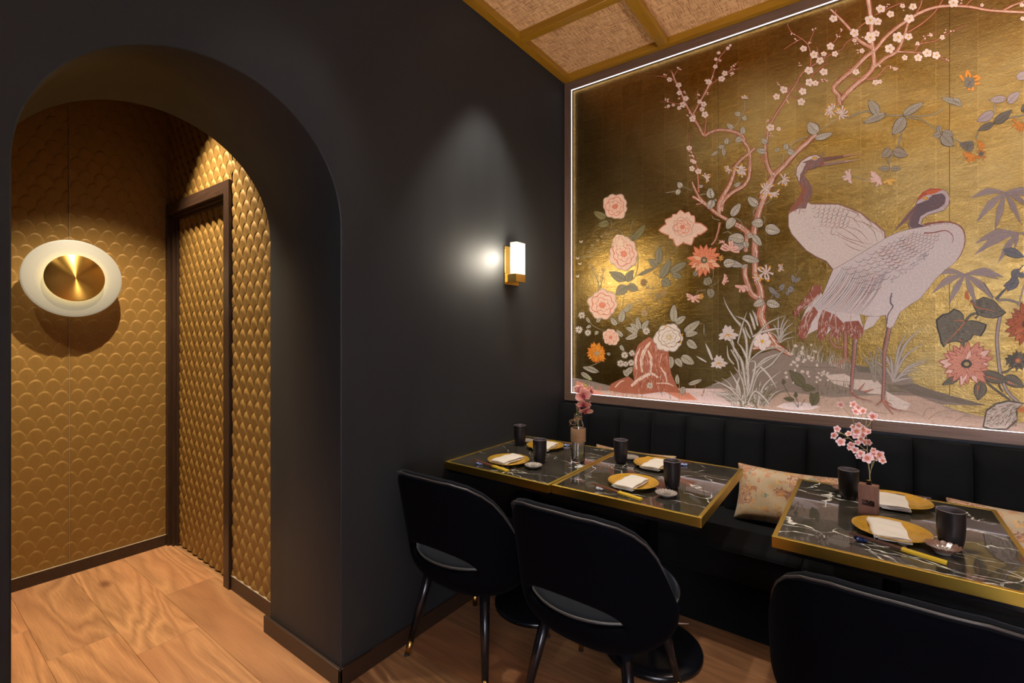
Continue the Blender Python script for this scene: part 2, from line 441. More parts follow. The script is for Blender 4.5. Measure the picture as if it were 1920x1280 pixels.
def disc_glow():
    # back-lit alabaster ring: brightest where the hidden lamp sits behind the brass disc
    m = NT('backlit_alabaster'); tc = m.node('ShaderNodeTexCoord'); gr = m.node('ShaderNodeVectorMath', operation='LENGTH'); m.link(tc.outputs['Object'], gr.inputs[0])
    f = m.math('ADD', gr.outputs['Value'], m.math('MULTIPLY', m.noise(tc.outputs['Object'], 130, 3), .012))
    e = m.ramp(m.math('MULTIPLY', f, 4.0), [(.635, (1.0, .72, .26)), (.69, (.58, .44, .21)), (.78, (.34, .28, .17)), (.93, (.25, .21, .14))])
    m.set(Base_Color=(.13, .12, .10), Roughness=.55); m.link(e, m.b.inputs['Emission Color']); m.b.inputs['Emission Strength'].default_value = 1.15
    return m.mat
M['discglow'] = disc_glow()
# ------------------------------------------------------------------ the shell
AYL, AYR, AZ = -2.628, -1.740, 1.787        # arch: left and right edge, springing height
AR = (AYR-AYL)/2; AC = (AYR+AYL)/2
WT = 0.549; CEIL = 3.05
def arch_pts(r, n=56):
    return [(AC-r, 0.0)] + [(AC-r*math.cos(PI*i/n), AZ+r*math.sin(PI*i/n)) for i in range(n+1)] + [(AC+r, 0.0)]
def arch_wall():
    mb = MB(); Z = 3.1; Y0, Y1 = -5.2, 0.0
    ch = .005
    for X in (0.0, -WT):
        P = arch_pts(AR+ch)
        mb.add([(X,Y0,0),(X,P[0][0],0),(X,P[0][0],AZ),(X,P[0][0],Z),(X,Y0,Z)], [(0,1,2,3,4)])
        mb.add([(X,P[-1][0],0),(X,Y1,0),(X,Y1,Z),(X,P[-1][0],Z),(X,P[-1][0],AZ)], [(0,1,2,3,4)])
        Q = P[1:-1]
        for a, b in zip(Q, Q[1:]):
            mb.add([(X,a[0],a[1]),(X,b[0],b[1]),(X,b[0],Z),(X,a[0],Z)], [(0,1,2,3)])
    rings = [(0.0, AR+ch), (-ch*.3, AR+ch*.3), (-ch, AR), (-WT+ch, AR), (-WT, AR+ch)]
    mb.grid([[(x, y, z) for y, z in arch_pts(r)] for x, r in rings])
    o = mb.build('wall_left', M['blackwall'], merge=True)
    for p in o.data.polygons:
        c = p.center
        if -WT+.001 < c.x < -.0001: p.use_smooth = True
    o.data.set_sharp_from_angle(angle=math.radians(50))
    return tag(o, kind='structure')
arch_wall()
def slab(name, a, b, mat, kind='structure', parent=None, bevel=0):
    o = MB().box(a, b).build(name, mat, parent, bevel=bevel)
    if kind: tag(o, kind=kind)
    return o
slab('wall_right', (-WT, 0.0, 0), (5.1, .12, 3.1), M['blackwall'])
slab('wall_front', (5.0, -5.2, 0), (5.1, 0, 3.1), M['plaster'])
wb = slab('wall_back', (-WT, -5.35, 0), (2.5, -5.2, 3.1), M['dark_plaster'])
MB().box((2.5, -5.35, 0), (5.1, -5.2, .7)).box((2.5, -5.35, 2.7), (5.1, -5.2, 3.1)).box((2.5, -5.35, .7), (2.6, -5.2, 2.7)).box((4.5, -5.35, .7), (5.1, -5.2, 2.7)).build('plaster_panel', M['plaster'], wb)
added_win = tag(MB().box((2.6, -5.26, .7), (2.66, -5.19, 2.7)).box((4.44, -5.26, .7), (4.5, -5.19, 2.7)).box((2.6, -5.26, .7), (4.5, -5.19, .76)).box((2.6, -5.26, 2.64), (4.5, -5.19, 2.7)).box((3.53, -5.26, .7), (3.57, -5.19, 2.7)).build('added_window_1', M['brownwood_z']), kind='structure')  # unseen window, added for its light on the mural and ceiling
MB().box((2.66, -5.24, .76), (4.44, -5.235, 2.64)).build('fill_curtain', M['fill_curtain'], added_win)
slab('wall_corridor', (-2.1, -3.9, 0), (-1.995, -1.55, 3.1), M['brownwood_z'])
MB().box((-2.1, -3.95, 0), (-WT, -3.85, 3.1)).build('end_panel', M['dark_plaster'], bpy.data.objects['wall_corridor'])
wside = slab('wall_corridor_side', (-1.08, -1.663, 0), (-WT, -1.50, 3.1), M['brownwood_z'])
slab('lintel', (-1.995, -1.663, 2.16), (-1.08, -1.50, 3.1), M['brownwood_z'], None, wside)
ceil = slab('ceiling', (-2.1, -5.35, 3.10), (5.1, .12, 3.2), M['dark_plaster'])
slab('corridor_ceiling', (-2.1, -3.9, 3.05), (-WT, -1.5, 3.10), M['dark_plaster'], None, ceil)

# floor: a screed slab with every walnut plank laid as its own piece
flo = slab('floor', (-2.1, -5.35, -.10), (5.1, .12, -.0165), M['dark_plaster'])
rng = random.Random(5)
PW = .24
ys = [-2.39+PW*k for k in range(-12, 11)]
shared = {}
def plank(x0, x1, y0, y1):
    L = round(x1-x0, 3); W = round(y1-y0, 3); key = (L, W)
    if key not in shared:
        b = .0012; hx, hy = L/2-.0003, W/2-.0003
        vs = [(-hx,-hy,-.016),(hx,-hy,-.016),(hx,hy,-.016),(-hx,hy,-.016),(-hx,-hy,-b),(hx,-hy,-b),(hx,hy,-b),(-hx,hy,-b),(-hx+b,-hy+b,0),(hx-b,-hy+b,0),(hx-b,hy-b,0),(-hx+b,hy-b,0)]
        fs = [(0,1,5,4),(1,2,6,5),(2,3,7,6),(3,0,4,7),(4,5,9,8),(5,6,10,9),(6,7,11,10),(7,4,8,11),(8,9,10,11)]
        me = bpy.data.meshes.new('plank'); me.from_pydata(vs, [], fs); me.materials.append(M['floor']); me.update(); shared[key] = me
    o = bpy.data.objects.new('plank', shared[key]); COL.objects.link(o); o.parent = flo
    o.location = ((x0+x1)/2, (y0+y1)/2, 0)
joints = {-2.39: [-1.115], -2.63: [-1.475], -2.15: [-.86], -1.91: [-1.30, .35]}
for y in ys:
    y1 = y+PW
    if y < -5.36: continue
    xa = -2.0 if y < -1.60 else -.03
    x = xa; cuts = [c for k, v in joints.items() if abs(k-y) < .02 for c in v]
    while x < 5.0-.05:
        nx = None
        for c in cuts:
            if c > x+.05: nx = c; break
        if nx is None: nx = x+rng.choice((1.2, 1.5, 1.8, .9))
        if nx > 4.7: nx = 5.0
        plank(x, nx, y, min(y1, 0.0)); x = nx

# embossed fish-scale wallpaper as real relief
def scale_sheet(name, parent, o, udir, ndir, W, H, ru=.0036, rv=.0046, du=.069, dv=.0665, amp=.0085, u_off=0., v_off=0., crs=.5, rs=16):
    nu = int(W/ru)+1; nv = int(H/rv)+1
    u = np.linspace(0, W, nu); v = np.linspace(0, H, nv); U, V = np.meshgrid(u, v)
    uu = U+u_off; vv = V+v_off; hw = du/2; HH = .060
    h = np.zeros_like(U); rim = np.zeros_like(U); fan = np.zeros_like(U); done = np.zeros(U.shape, bool)
    j0 = np.floor(vv/dv).astype(int)-1
    for k in range(3):
        j = j0+k
        c = j*dv; sh = (j % 2)*hw
        d = (uu-sh+hw) % du-hw
        t = np.clip(d/hw, -1, 1)
        arc = c+HH*np.sqrt(np.maximum(0, 1-t*t))
        hit = (~done) & (vv < arc)
        e = np.clip((arc-vv)/.11, 0, 1)          # distance below this scale's rim
        prof = np.minimum(1, np.sqrt(e*rs))*(1-.7*e)
        cross = 1-crs*np.abs(t)**2.0
        h = np.where(hit, amp*prof*cross, h); done |= hit
        rim = np.where(hit, np.clip(1-(arc-vv)/.0045, 0, 1), rim); fan = np.where(hit, np.arctan2(d, vv-c+dv*1.0)*3+j*1.7+np.floor((uu-sh+hw)/du)*2.3, fan)
    o = np.array(o, float); ud = np.array(udir, float); nd = np.array(ndir, float)
    P = o+U[..., None]*ud+V[..., None]*np.array([0, 0, 1.])+h[..., None]*nd
    P = P.reshape(-1, 3)
    idx = np.arange(nu*nv).reshape(nv, nu)
    F = np.stack([idx[:-1, :-1], idx[:-1, 1:], idx[1:, 1:], idx[1:, :-1]], -1).reshape(-1, 4)
    if np.dot(np.cross(ud, [0, 0, 1.]), nd) < 0: F = F[:, ::-1]
    me = bpy.data.meshes.new(name); me.vertices.add(len(P)); me.vertices.foreach_set('co', P.ravel())
    me.loops.add(F.size); me.loops.foreach_set('vertex_index', F.ravel().astype(np.int32))
    me.polygons.add(len(F)); me.polygons.foreach_set('loop_start', np.arange(0, F.size, 4, dtype=np.int32)); me.polygons.foreach_set('loop_total', np.full(len(F), 4, np.int32))
    me.update(calc_edges=True); me.polygons.foreach_set('use_smooth', np.ones(len(F), bool)); me.materials.append(M['wallpaper'])
    for nm, arr in (('rim', rim), ('fan', fan)): me.attributes.new(nm, 'FLOAT', 'POINT').data.foreach_set('value', arr.ravel().astype(np.float32))
    ob = bpy.data.objects.new(name, me); COL.objects.link(ob); ob.parent = parent
    tag(ob, kind='stuff'); return ob
wc = bpy.data.objects['wall_corridor']
scale_sheet('embossed_wallpaper', wc, (-1.995, -2.72, .067), (0, 1, 0), (1, 0, 0), 1.057, 2.98, amp=.0055, u_off=.018, v_off=.010)
scale_sheet('embossed_wallpaper', wc, (-1.995, -3.85, .067), (0, 1, 0), (1, 0, 0), 1.13, 2.98, ru=.012, rv=.012, u_off=.0)
MB().box((-1.9935, -2.1545, .067), (-1.9855, -2.1530, 3.04)).build('wallpaper_seam', M['paleseam'], wc)
scale_sheet('embossed_wallpaper', wside, (-1.085, -1.664, .072), (1, 0, 0), (0, -1, 0), .535, 2.97, ru=.003, du=.081, dv=.0608, amp=.0165, crs=.9, rs=4.5, u_off=.01, v_off=.02)
scale_sheet('embossed_wallpaper', wside, (-1.995, -1.664, 2.18), (1, 0, 0), (0, -1, 0), .910, .86, ru=.003, du=.081, dv=.0608, amp=.0165, crs=.9, rs=4.5, u_off=.06, v_off=.0)
# skirting boards
tr = []
def skirt(name, a, b):
    o = MB().box(a, b).build(name, M['brownwood_x'], bevel=.002); tag(o, kind='structure'); return o
bf = skirt('baseboard_corridor', (-1.995, -3.85, 0), (-1.980, -1.675, .067))
MB().box((-1.995, -3.85, .067), (-1.981, -1.675, .0685)).build('caulk_line', M['paleseam'], bf)
bs = skirt('baseboard_corridor_side', (-1.135, -1.681, 0), (-WT-.03, -1.664, .072))
MB().box((-1.135, -1.679, .072), (-WT-.002, -1.664, .0735)).build('caulk_line', M['paleseam'], bs)
skirt('baseboard_arch', (-WT-.035, -1.752, 0), (.012, -1.740, .074))
skirt('baseboard_arch_left', (-WT-.035, -2.628, 0), (.012, -2.616, .074))
skirt('baseboard_left', (0.0, -1.752, 0), (.012, -.50, .074))
skirt('baseboard_left_front', (0.0, -5.2, 0), (.012, -2.616, .074))

# flush door papered like the wall, in its dark wooden frame
d = empty('door_1', (-1.55, -1.633, 0), kind='structure')
def dbox(name, a, b, mat='brownwood_z', parent=d, bevel=.0015):
    loc = Vector((-1.55, -1.633, 0))
    o = MB().box(tuple(Vector(a)-loc), tuple(Vector(b)-loc)).build(name, M[mat], parent, bevel=bevel); return o
dbox('jamb', (-1.152, -1.690, 0), (-1.088, -1.56, 2.190))
dbox('jamb', (-1.995, -1.690, 0), (-1.955, -1.56, 2.190))
dbox('jamb_rebate', (-1.955, -1.672, 0), (-1.925, -1.60, 2.12))
dbox('jamb_rebate', (-1.925, -1.655, 0), (-1.905, -1.60, 2.10))
dbox('door_head', (-1.955, -1.690, 2.122), (-1.152, -1.56, 2.190), 'brownwood_x')
dbox('head_rebate', (-1.955, -1.672, 2.106), (-1.152, -1.60, 2.122), 'brownwood_x')
dbox('head_rebate', (-1.955, -1.655, 2.090), (-1.152, -1.60, 2.106), 'brownwood_x')
leaf_ = dbox('door_leaf', (-1.905, -1.632, .008), (-1.152, -1.59, 2.092), 'brownwood_z')
sh = scale_sheet('embossed_wallpaper', leaf_, (-1.905, -1.632, .010), (1, 0, 0), (0, -1, 0), .752, 2.08, ru=.0034, du=.081, dv=.0608, amp=.0165, crs=.9, rs=4.5, u_off=.02, v_off=.03)
sh.matrix_parent_inverse = Matrix.Translation((1.55, 1.633, 0))

# ------------------------------------------------------------------ coffered ceiling
def beam(a, b, mat):
    return MB().box(a, b).build('beam', M[mat], ceil, bevel=.002)
xs = [.050, .658, .712, 1.331, 1.385, 2.004, 2.058, 2.677, 2.731, 3.350, 3.404, 4.023, 4.077, 4.95]
yb = [(-.058, 0.0)]+[(-.615-.557*k, -.562-.557*k) for k in range(9)]
beam((0.0, -5.2, 2.995+.055), (.050, 0, 3.10), 'beam_y')
for k in range(1, len(xs)-1, 2): beam((xs[k], -5.2, 3.050), (xs[k+1], 0, 3.10), 'beam_y')
for (y0, y1) in yb:
    for k in range(0, len(xs)-1, 2): beam((xs[k], y0, 3.0505), (xs[k+1], y1, 3.10), 'beam_x')
for i in range(len(yb)-1):
    for k in range(0, len(xs)-1, 2):
        MB().box((xs[k], yb[i+1][1], 3.092), (xs[k+1], yb[i][0], 3.099)).build('woven_panel', M['weave'], ceil)
for i, (x, y) in enumerate(DL+WW):
    t = empty('downlight', (x, y, 3.092), label='recessed ceiling downlight at the top picture edge, nearest the black wall' if i == 0 else 'small round recessed downlight in the ceiling, outside the picture', cat='downlight', group='recessed downlights of the coffered ceiling')
    MB().lathe([(.024, -.001), (.036, -.004), (.038, 0), (.024, 0)], closed=True, n=24).build('trim_ring', M['brass_lamp'], t, smooth=True)
    MB().lathe([(0, -.0015), (.024, -.0015), (.024, 0)], n=24).build('lens', M['bulb'], t)

# ------------------------------------------------------------------ mural frame with its light strip
MX0, MX1, MZ0, MZ1 = 0.0, 3.4, .912, 3.050
FW, FD = .052, .026
mur = empty('framed_mural', (0, 0, MZ0), label='huge gold leaf mural of two white cranes in a lit bronze wooden frame', cat='mural')
def mbx(name, a, b, mat, parent=mur, bevel=.0015):
    return MB().box((a[0], a[1], a[2]-MZ0), (b[0], b[1], b[2]-MZ0)).build(name, M[mat], parent, bevel=bevel)
mbx('frame_rail', (MX0, -FD, MZ0), (1.66, -.0005, MZ0+FW), 'frame_x')
mbx('frame_rail', (1.6615, -FD, MZ0), (MX1, -.0005, MZ0+FW), 'frame_x')
mbx('frame_rail', (MX0, -FD, MZ1-FW-.002), (MX1, -.0005, MZ1), 'frame_x')
mbx('frame_stile', (MX0, -FD+.0005, MZ0+FW), (MX0+FW, -.0005, MZ1-FW-.002), 'frame_z')
mbx('frame_stile', (MX1-FW, -FD+.0005, MZ0+FW), (MX1, -.0005, MZ1-FW-.002), 'frame_z')
S = .0018
a0, a1, b0, b1 = MX0+FW, MX1-FW, MZ0+FW, MZ1-FW-.002
mbx('light_strip', (a0, -FD+.002, b0), (a0+S, -FD+.008, b1), 'led', bevel=0)
mbx('light_strip', (a1-S, -FD+.002, b0), (a1, -FD+.009, b1), 'led', bevel=0)
mbx('light_strip', (a0, -FD+.002, b1-S), (a1, -FD+.009, b1), 'led', bevel=0)
mbx('light_strip', (a0, -FD+.002, b0-.0005), (a1, -FD+.009, b0+.0015), 'led', bevel=0)
for k, (x0, x1) in enumerate(((a0, .9757), (.9767, 1.934), (1.935, 2.9), (2.901, a1))):
    mbx('gold_leaf_panel', (x0, -.004, b0), (x1, -.0005, b1), 'goldleaf', bevel=.0004)
# ------------------------------------------------------------------ wall lamps
t = empty('wall_sconce', (0, -.638, 1.75), label='small rectangular brass wall sconce with glowing seeded glass block', cat='wall lamp')
def rel(a, l): return tuple(x-y for x, y in zip(a, l))
L0 = (0, -.638, 1.75)
def pb(name, a, b, mat, par, bevel=.001, l=L0): return MB().box(rel(a, l), rel(b, l)).build(name, M[mat], par, bevel=bevel)
pb('back_plate', (0.0005, -.704, 1.642), (.012, -.571, 1.858), 'brass_lamp', t)
pb('lamp_base', (.012, -.693, 1.655), (.080, -.602, 1.699), 'brass_lamp', t)
pb('glass_block', (.036, -.690, 1.699), (.080, -.604, 1.877), 'seeded', t, .002)
pd = bpy.data.lights.new('sconce_glow', 'POINT'); pd.energy = 2.2; pd.color = (1, .92, .80); pd.shadow_soft_size = .045
po = bpy.data.objects.new('sconce_glow', pd); COL.objects.link(po); po.location = (.060, -.718, 1.79)
pd2 = bpy.data.lights.new('sconce_front_glow', 'POINT'); pd2.energy = 16; pd2.color = (1, .88, .70); pd2.shadow_soft_size = .08
po2 = bpy.data.objects.new('sconce_front_glow', pd2); COL.objects.link(po2); po2.location = (.125, -.66, 1.79)

t = empty('disc_wall_lamp', (-1.995, -2.150, 1.672), label='round alabaster disc wall lamp with brushed brass centre on scalloped wallpaper', cat='wall lamp')
def xl(prof, c=(0, 0, 0), n=72):
    mb = MB().lathe(prof, c, n, closed=False)
    mb.v = [(z, y, -x) for x, y, z in mb.v]; return mb     # turn the axis towards the corridor (+x)
xl([(0, .01), (.045, .01), (.045, .075), (0, .075)], n=32).build('wall_mount', M['brass_lamp'], t, smooth=False)
xl([(0, .078), (.205, .078), (.212, .082), (.2135, .090), (.212, .096), (.205, .100), (0, .100)]).build('alabaster_disc', M['discglow'], t, smooth=True)
dd = xl([(.118, .102), (.127, .118), (.128, .121), (.125, .123), (.06, .1275), (.004, .1312), (0, .1313)]).build('brass_disc', M['brushed'], t, smooth=True)

# ------------------------------------------------------------------ banquette along the mural wall
bn = empty('banquette', (0, -.30, 0), label='long black velvet banquette with vertical channelled back under the mural', cat='bench')
def bx(name, a, b, mat='benchvelvet', bevel=0, par=bn, sub=0, smooth=False):
    l = (0, -.30, 0); return MB().box(rel(a, l), rel(b, l)).build(name, M[mat], par, bevel=bevel, seg=3, smooth=smooth)
bx('plinth', (0.003, -.485, 0), (3.4, -.01, .30), 'benchvelvet', .004)
chx = [.004, .228, .433, .629, .827, 1.031, 1.222, 1.407, 1.604, 1.806, 1.999, 2.20, 2.40, 2.60, 2.80, 3.0, 3.2, 3.4]
for a, b in zip(chx, chx[1:]):
    W = b-a; P = []
    nz, nx = 14, 10
    for i in range(nz+1):
        v = i/nz; row = []
        for j in range(nx+1):
            u = j/nx; ez = min(1, min(v, 1-v)*9); ex = min(1, min(u, 1-u)*9)
            d_ = .085+.034*math.sqrt(1-(1-ex)**2)*math.sqrt(1-(1-ez)**2)+.004*math.sin(PI*u)
            lean = -.05*(1-v)
            row.append((a+.001+u*(W-.002), -d_+lean+.30, .40+v*.502))
        P.append(row)
    mb = MB().grid(P)
    mb.box((a+.002, -.09+.30, .40), (b-.002, -.008+.30, .895))
    mb.build('back_channel', M['benchvelvet'], bn, smooth=True)
sx = [.004, 1.43, 2.6, 3.4]
for a, b in zip(sx, sx[1:]):
    o = bx('seat_cushion', (a+.001, -.625, .30), (b-.001, -.10, .452), 'benchvelvet', .022, smooth=True)
    MB().tube([(a+.01, -.626+.30, .432), (b-.01, -.626+.30, .432)], .0035, 6).build('piping', M['benchvelvet'], o, smooth=True)

# ------------------------------------------------------------------ tables
def table(name, loc, rz, W, D, label, marb, extra=None):
    t = empty(name, (loc[0], loc[1], 0), rz, label, 'table', 'marble topped bistro tables')
    hw, hd, top, th, e = W/2, D/2, .75, .034, .014
    MB().box((-hw+e, -hd+e, top-.028), (hw-e, hd-e, top-.0008)).build('marble_top', marb, t)
    MB().box((-hw, -hd, top-th), (hw, -hd+e, top)).build('brass_edge', M['brass'], t, bevel=.0008)
    MB().box((-hw, hd-e, top-th), (hw, hd, top)).build('brass_edge', M['brass'], t, bevel=.0008)
    MB().box((-hw, -hd+e, top-th), (-hw+e, hd-e, top)).build('brass_edge', M['brass'], t, bevel=.0008)
    MB().box((hw-e, -hd+e, top-th), (hw, hd-e, top)).build('brass_edge', M['brass'], t, bevel=.0008)
    MB().box((-hw+.012, -hd+.012, top-.05), (hw-.012, hd-.012, top-.0285)).build('underframe', M['blackmetal'], t)
    MB().lathe([(.024, .03), (.024, .70)], n=24).build('column', M['column'], t, smooth=True)
    MB().box((-.16, -.03, .686), (.16, .03, .70)).box((-.03, -.16, .686), (.03, .16, .70)).build('spider', M['blackmetal'], t)
    MB().lathe([(0, 0.0), (.200, 0.0), (.208, .006), (.208, .020), (.200, .028), (.17, .036), (.08, .048), (.04, .060), (0, .062)], n=64).build('base', M['blackmetal'], t, smooth=True)
    return t
table('dining_table', (.2985, -.823), 0, .592, .700, 'marble table in the corner against the black wall, orchid bottle standing on it', M['marble'])
table('dining_table', (.8935, -.808), math.radians(.35), .592, .705, 'middle marble table with two place settings, butted against the corner table', M['marble'])
table('dining_table', (1.706, -.818), math.radians(-.3), .600, .715, 'separate marble table with heavy white veins and the wooden bud vase', M['marble2'])

# ------------------------------------------------------------------ chairs
def chair(loc, rz, label):
    t = empty('dining_chair', (loc[0], loc[1], 0), rz, label, 'chair', 'velvet tub chairs pulled up to the tables')
    PM = math.radians(85); N = 60
    def plan(phi, k, zt):
        s, c = math.sin(phi), math.cos(phi)
        a, b = .262, .238
        x = a*math.copysign(abs(s)**.78, s)*k; y = -b*math.copysign(abs(c)**.78, c)*k
        return x, y-.075*zt*max(0, c)**.5 - .0*zt
    def top(phi):
        d = abs(math.degrees(phi))
        pts = [(0, .822), (20, .817), (34, .800), (45, .772), (54, .735), (62, .685), (69, .625), (76, .555), (82, .500), (85, .480)]
        for (d0, z0), (d1, z1) in zip(pts, pts[1:]):
            if d <= d1: q = (d-d0)/(d1-d0); return z0+(z1-z0)*q
        return pts[-1][1]
    PC = math.radians(35)
    def lens(phi):
        q = 1-(phi/PC)**2
        if q <= 0: return .462, .462
        return .466-.006*math.sqrt(q), .466+.066*q**.55
    rows = []
    def row(zf):
        r = []
        for i in range(N+1):
            phi = -PM+2*PM*i/N; z = zf(phi); zt = max(0, (z-.45)/.37)
            k = 1.0 if z > .45 else 1-.30*((.45-z)/.10)**2
            if z > .45: k = 1+.04*zt
            x, y = plan(phi, k, zt); r.append((x, y, z))
        return r
    lo = lambda f: lens(f)[0]; hi = lambda f: lens(f)[1]
    R1 = [row(lambda f, q=q: .352+(lo(f)-.352)*q) for q in (0, .12, .3, .5, .75, 1)]
    R2 = [row(lambda f, q=q: hi(f)+(top(f)-hi(f))*q) for q in (0, .1, .2, .32, .45, .6, .75, .88, 1)]
    sh = MB().grid(R1); sh.grid(R2)
    sh.build('backrest_shell', M['chairvelvet'], t, smooth=True, merge=True, solid=.030, soff=1.0, subsurf=1)
    edge = [Vector(p) for p in R2[-1]]
    pip = [(p.x*1.085, p.y*1.085, p.z+.003) for p in edge]
    MB().tube(pip, .0032, 6).build('piping', M['piping'], t, smooth=True)
    roll = [(p.x*1.03, p.y*1.03, p.z-.002) for p in edge]
    MB().tube(roll, .0130, 10).build('top_roll', M['rollvelvet'], t, smooth=True)
    # seat
    seat = MB().lathe([(0, .372), (.19, .372), (.220, .385), (.232, .41), (.236, .44), (.262, .462), (.262, .474), (.250, .482), (.19, .487), (.10, .490), (0, .491)], c=(0, -.006, 0), n=48, sx=1.0, sy=1.0)
    so = seat.build('seat', M['seatvelvet'], t, smooth=True)
    MB().tube([(.2645*math.cos(a), .2645*math.sin(a)-.006, .469) for a in [2*PI*i/48 for i in range(48)]], .0042, 6, closed=True).build('piping', M['piping'], so, smooth=True)
    MB().lathe([(.0, .345), (.18, .345), (.19, .355), (.19, .372), (0, .372)], n=40).build('seat_frame', M['blackmetal'], t, smooth=False)
    for sx_, sy_ in ((-1, -1), (1, -1), (-1, 1), (1, 1)):
        a = Vector((.150*sx_, .15*sy_, .36)); b = Vector((.213*sx_, .225*sy_, .004))
        def at(z): q = (a.z-z)/(a.z-b.z); return a+(b-a)*q
        lg = MB().tube([a, at(.2), at(.062)], [.0215, .0175, .0132], 12).build('leg', M['blackmetal'], t, smooth=True)
        MB().tube([at(.062), at(.008)], [.0134, .0120], 12).build('brass_ferrule', M['brass_lamp'], lg, smooth=True)
        MB().tube([at(.008), at(-.0035)], [.0122, .0122], 12).build('glide', M['rubber'], lg, smooth=True)
    return t
chair((.275, -1.235), math.radians(1), 'black velvet tub chair nearest the black wall, at the corner table')
ch2 = chair((.862, -1.222), math.radians(0), 'black velvet tub chair with tiny grey care tag, at the middle table')
MB().add([(.258, .035, .385), (.285, .045, .388), (.290, .062, .380), (.262, .055, .372)], [(0, 1, 2, 3)]).build('care_tag', M['linen'], ch2, solid=.0008)
chair((1.705, -1.222), math.radians(-1), 'black velvet tub chair in the right foreground, cropped by the picture edge')

# ------------------------------------------------------------------ scatter cushions
def pillow(loc, W, H, rx, rz, label):
    t = bpy.data.objects.new
    n, m = 22, 16; F = []; B = []
    for i in range(m+1):
        rf = []; rb = []
        for j in range(n+1):
            u = 2*j/n-1; v = 2*i/m-1
            px = 1-.10*(1-u*u)**.8 if True else 1
            x = u*W/2*(1-.07*(1-v*v)); z = v*H/2*(1-.10*(1-u*u))
            th = .062*((1-u**4)*(1-v**4))**.55+.003*math.sin(9*u+5*v)*(1-u*u)*(1-v*v)
            rf.append((x, -th, z+H/2)); rb.append((x, th*.8, z+H/2))
        F.append(rf); B.append(rb)
    o = MB().grid(F).grid([r[::-1] for r in B]).build('scatter_cushion', M['pillow'], smooth=True, merge=True, subsurf=1)
    o.location = loc; o.rotation_euler = (rx, 0, rz)
    return tag(o, label, 'cushion', 'floral cushions leaning on the banquette')
pillow((1.35, -.285, .452), .49, .285, math.radians(-24), math.radians(1), 'beige floral cushion in the gap between the middle and right tables')
pillow((.565, -.28, .452), .50, .262, math.radians(-20), math.radians(1), 'floral cushion behind the butted tables, only its two ears showing')
pillow((2.14, -.30, .452), .50, .272, math.radians(-20), math.radians(-1), 'beige floral cushion behind the right table corner, cut by the picture edge')

# ------------------------------------------------------------------ added torchere, unseen past the right picture edge, to brighten the ceiling
FL = (2.45, -1.02)
t = empty('added_floor_lamp', (FL[0], FL[1], 0), label='added brass torchere floor lamp brightening the ceiling, outside the picture', cat='floor lamp')
MB().lathe([(0, 0), (.14, 0), (.14, .012), (.02, .022), (0, .022)], n=40).build('base', M['brass_lamp'], t, smooth=False)
MB().lathe([(.010, .022), (.010, 1.86)], n=16).build('pole', M['brass_lamp'], t, smooth=True)
MB().lathe([(.0105, 1.84), (.05, 1.85), (.13, 1.90), (.16, 1.94), (.157, 1.942), (.128, 1.905), (.05, 1.858), (.0, 1.856)], n=40).build('bowl', M['brass_lamp'], t, smooth=True)
spot('added_torchere_fill', (FL[0], FL[1], 1.90), 75, 76, .5, (1, .92, .80), .05, target=(FL[0], FL[1], 3))
# ------------------------------------------------------------------ tableware
TZ = .7503
first = {}
def place(key, make, loc, rz, label, group, rx=0, ry=0):
    if key not in first:
        o = make(); first[key] = o; src = None
    else:
        o = copy_tree(first[key])
    o.location = loc; o.rotation_euler = (rx, ry, rz); tag(o, label, None, group)
    return o
def mk_cup():
    prof = [(0, 0), (.0215, 0), (.0245, .003), (.0285, .016), (.0315, .036), (.0328, .062), (.0332, .090), (.0335, .1085)]
    ins = [(.0312, .1085), (.0308, .09), (.030, .05), (.026, .015), (.018, .008), (0, .007)]
    o = tag(MB().lathe(prof, n=40, cap1=False).build('tea_cup', M['cup'], smooth=True), cat='cup')
    MB().lathe([(.0335, .1085), (.0332, .1095), (.0322, .1098), (.0312, .1085)], n=40, closed=True).build('rim', M['cuprim'], o, smooth=True)
    MB().lathe(ins, n=40, cap0=False).build('lining', M['cupin'], o, smooth=True)
    return o
def mk_plate():
    o = MB().lathe([(r*.94, z) for r, z in [(0, .0012), (.055, .0012), (.058, 0), (.064, 0), (.066, .002), (.085, .007), (.104, .0145), (.1072, .0165), (.1078, .0180), (.106, .0182), (.090, .0112), (.078, .0070), (.060, .0048), (0, .0044)]], n=72).build('dinner_plate', M['plate'], smooth=True)
    return tag(o, cat='plate')
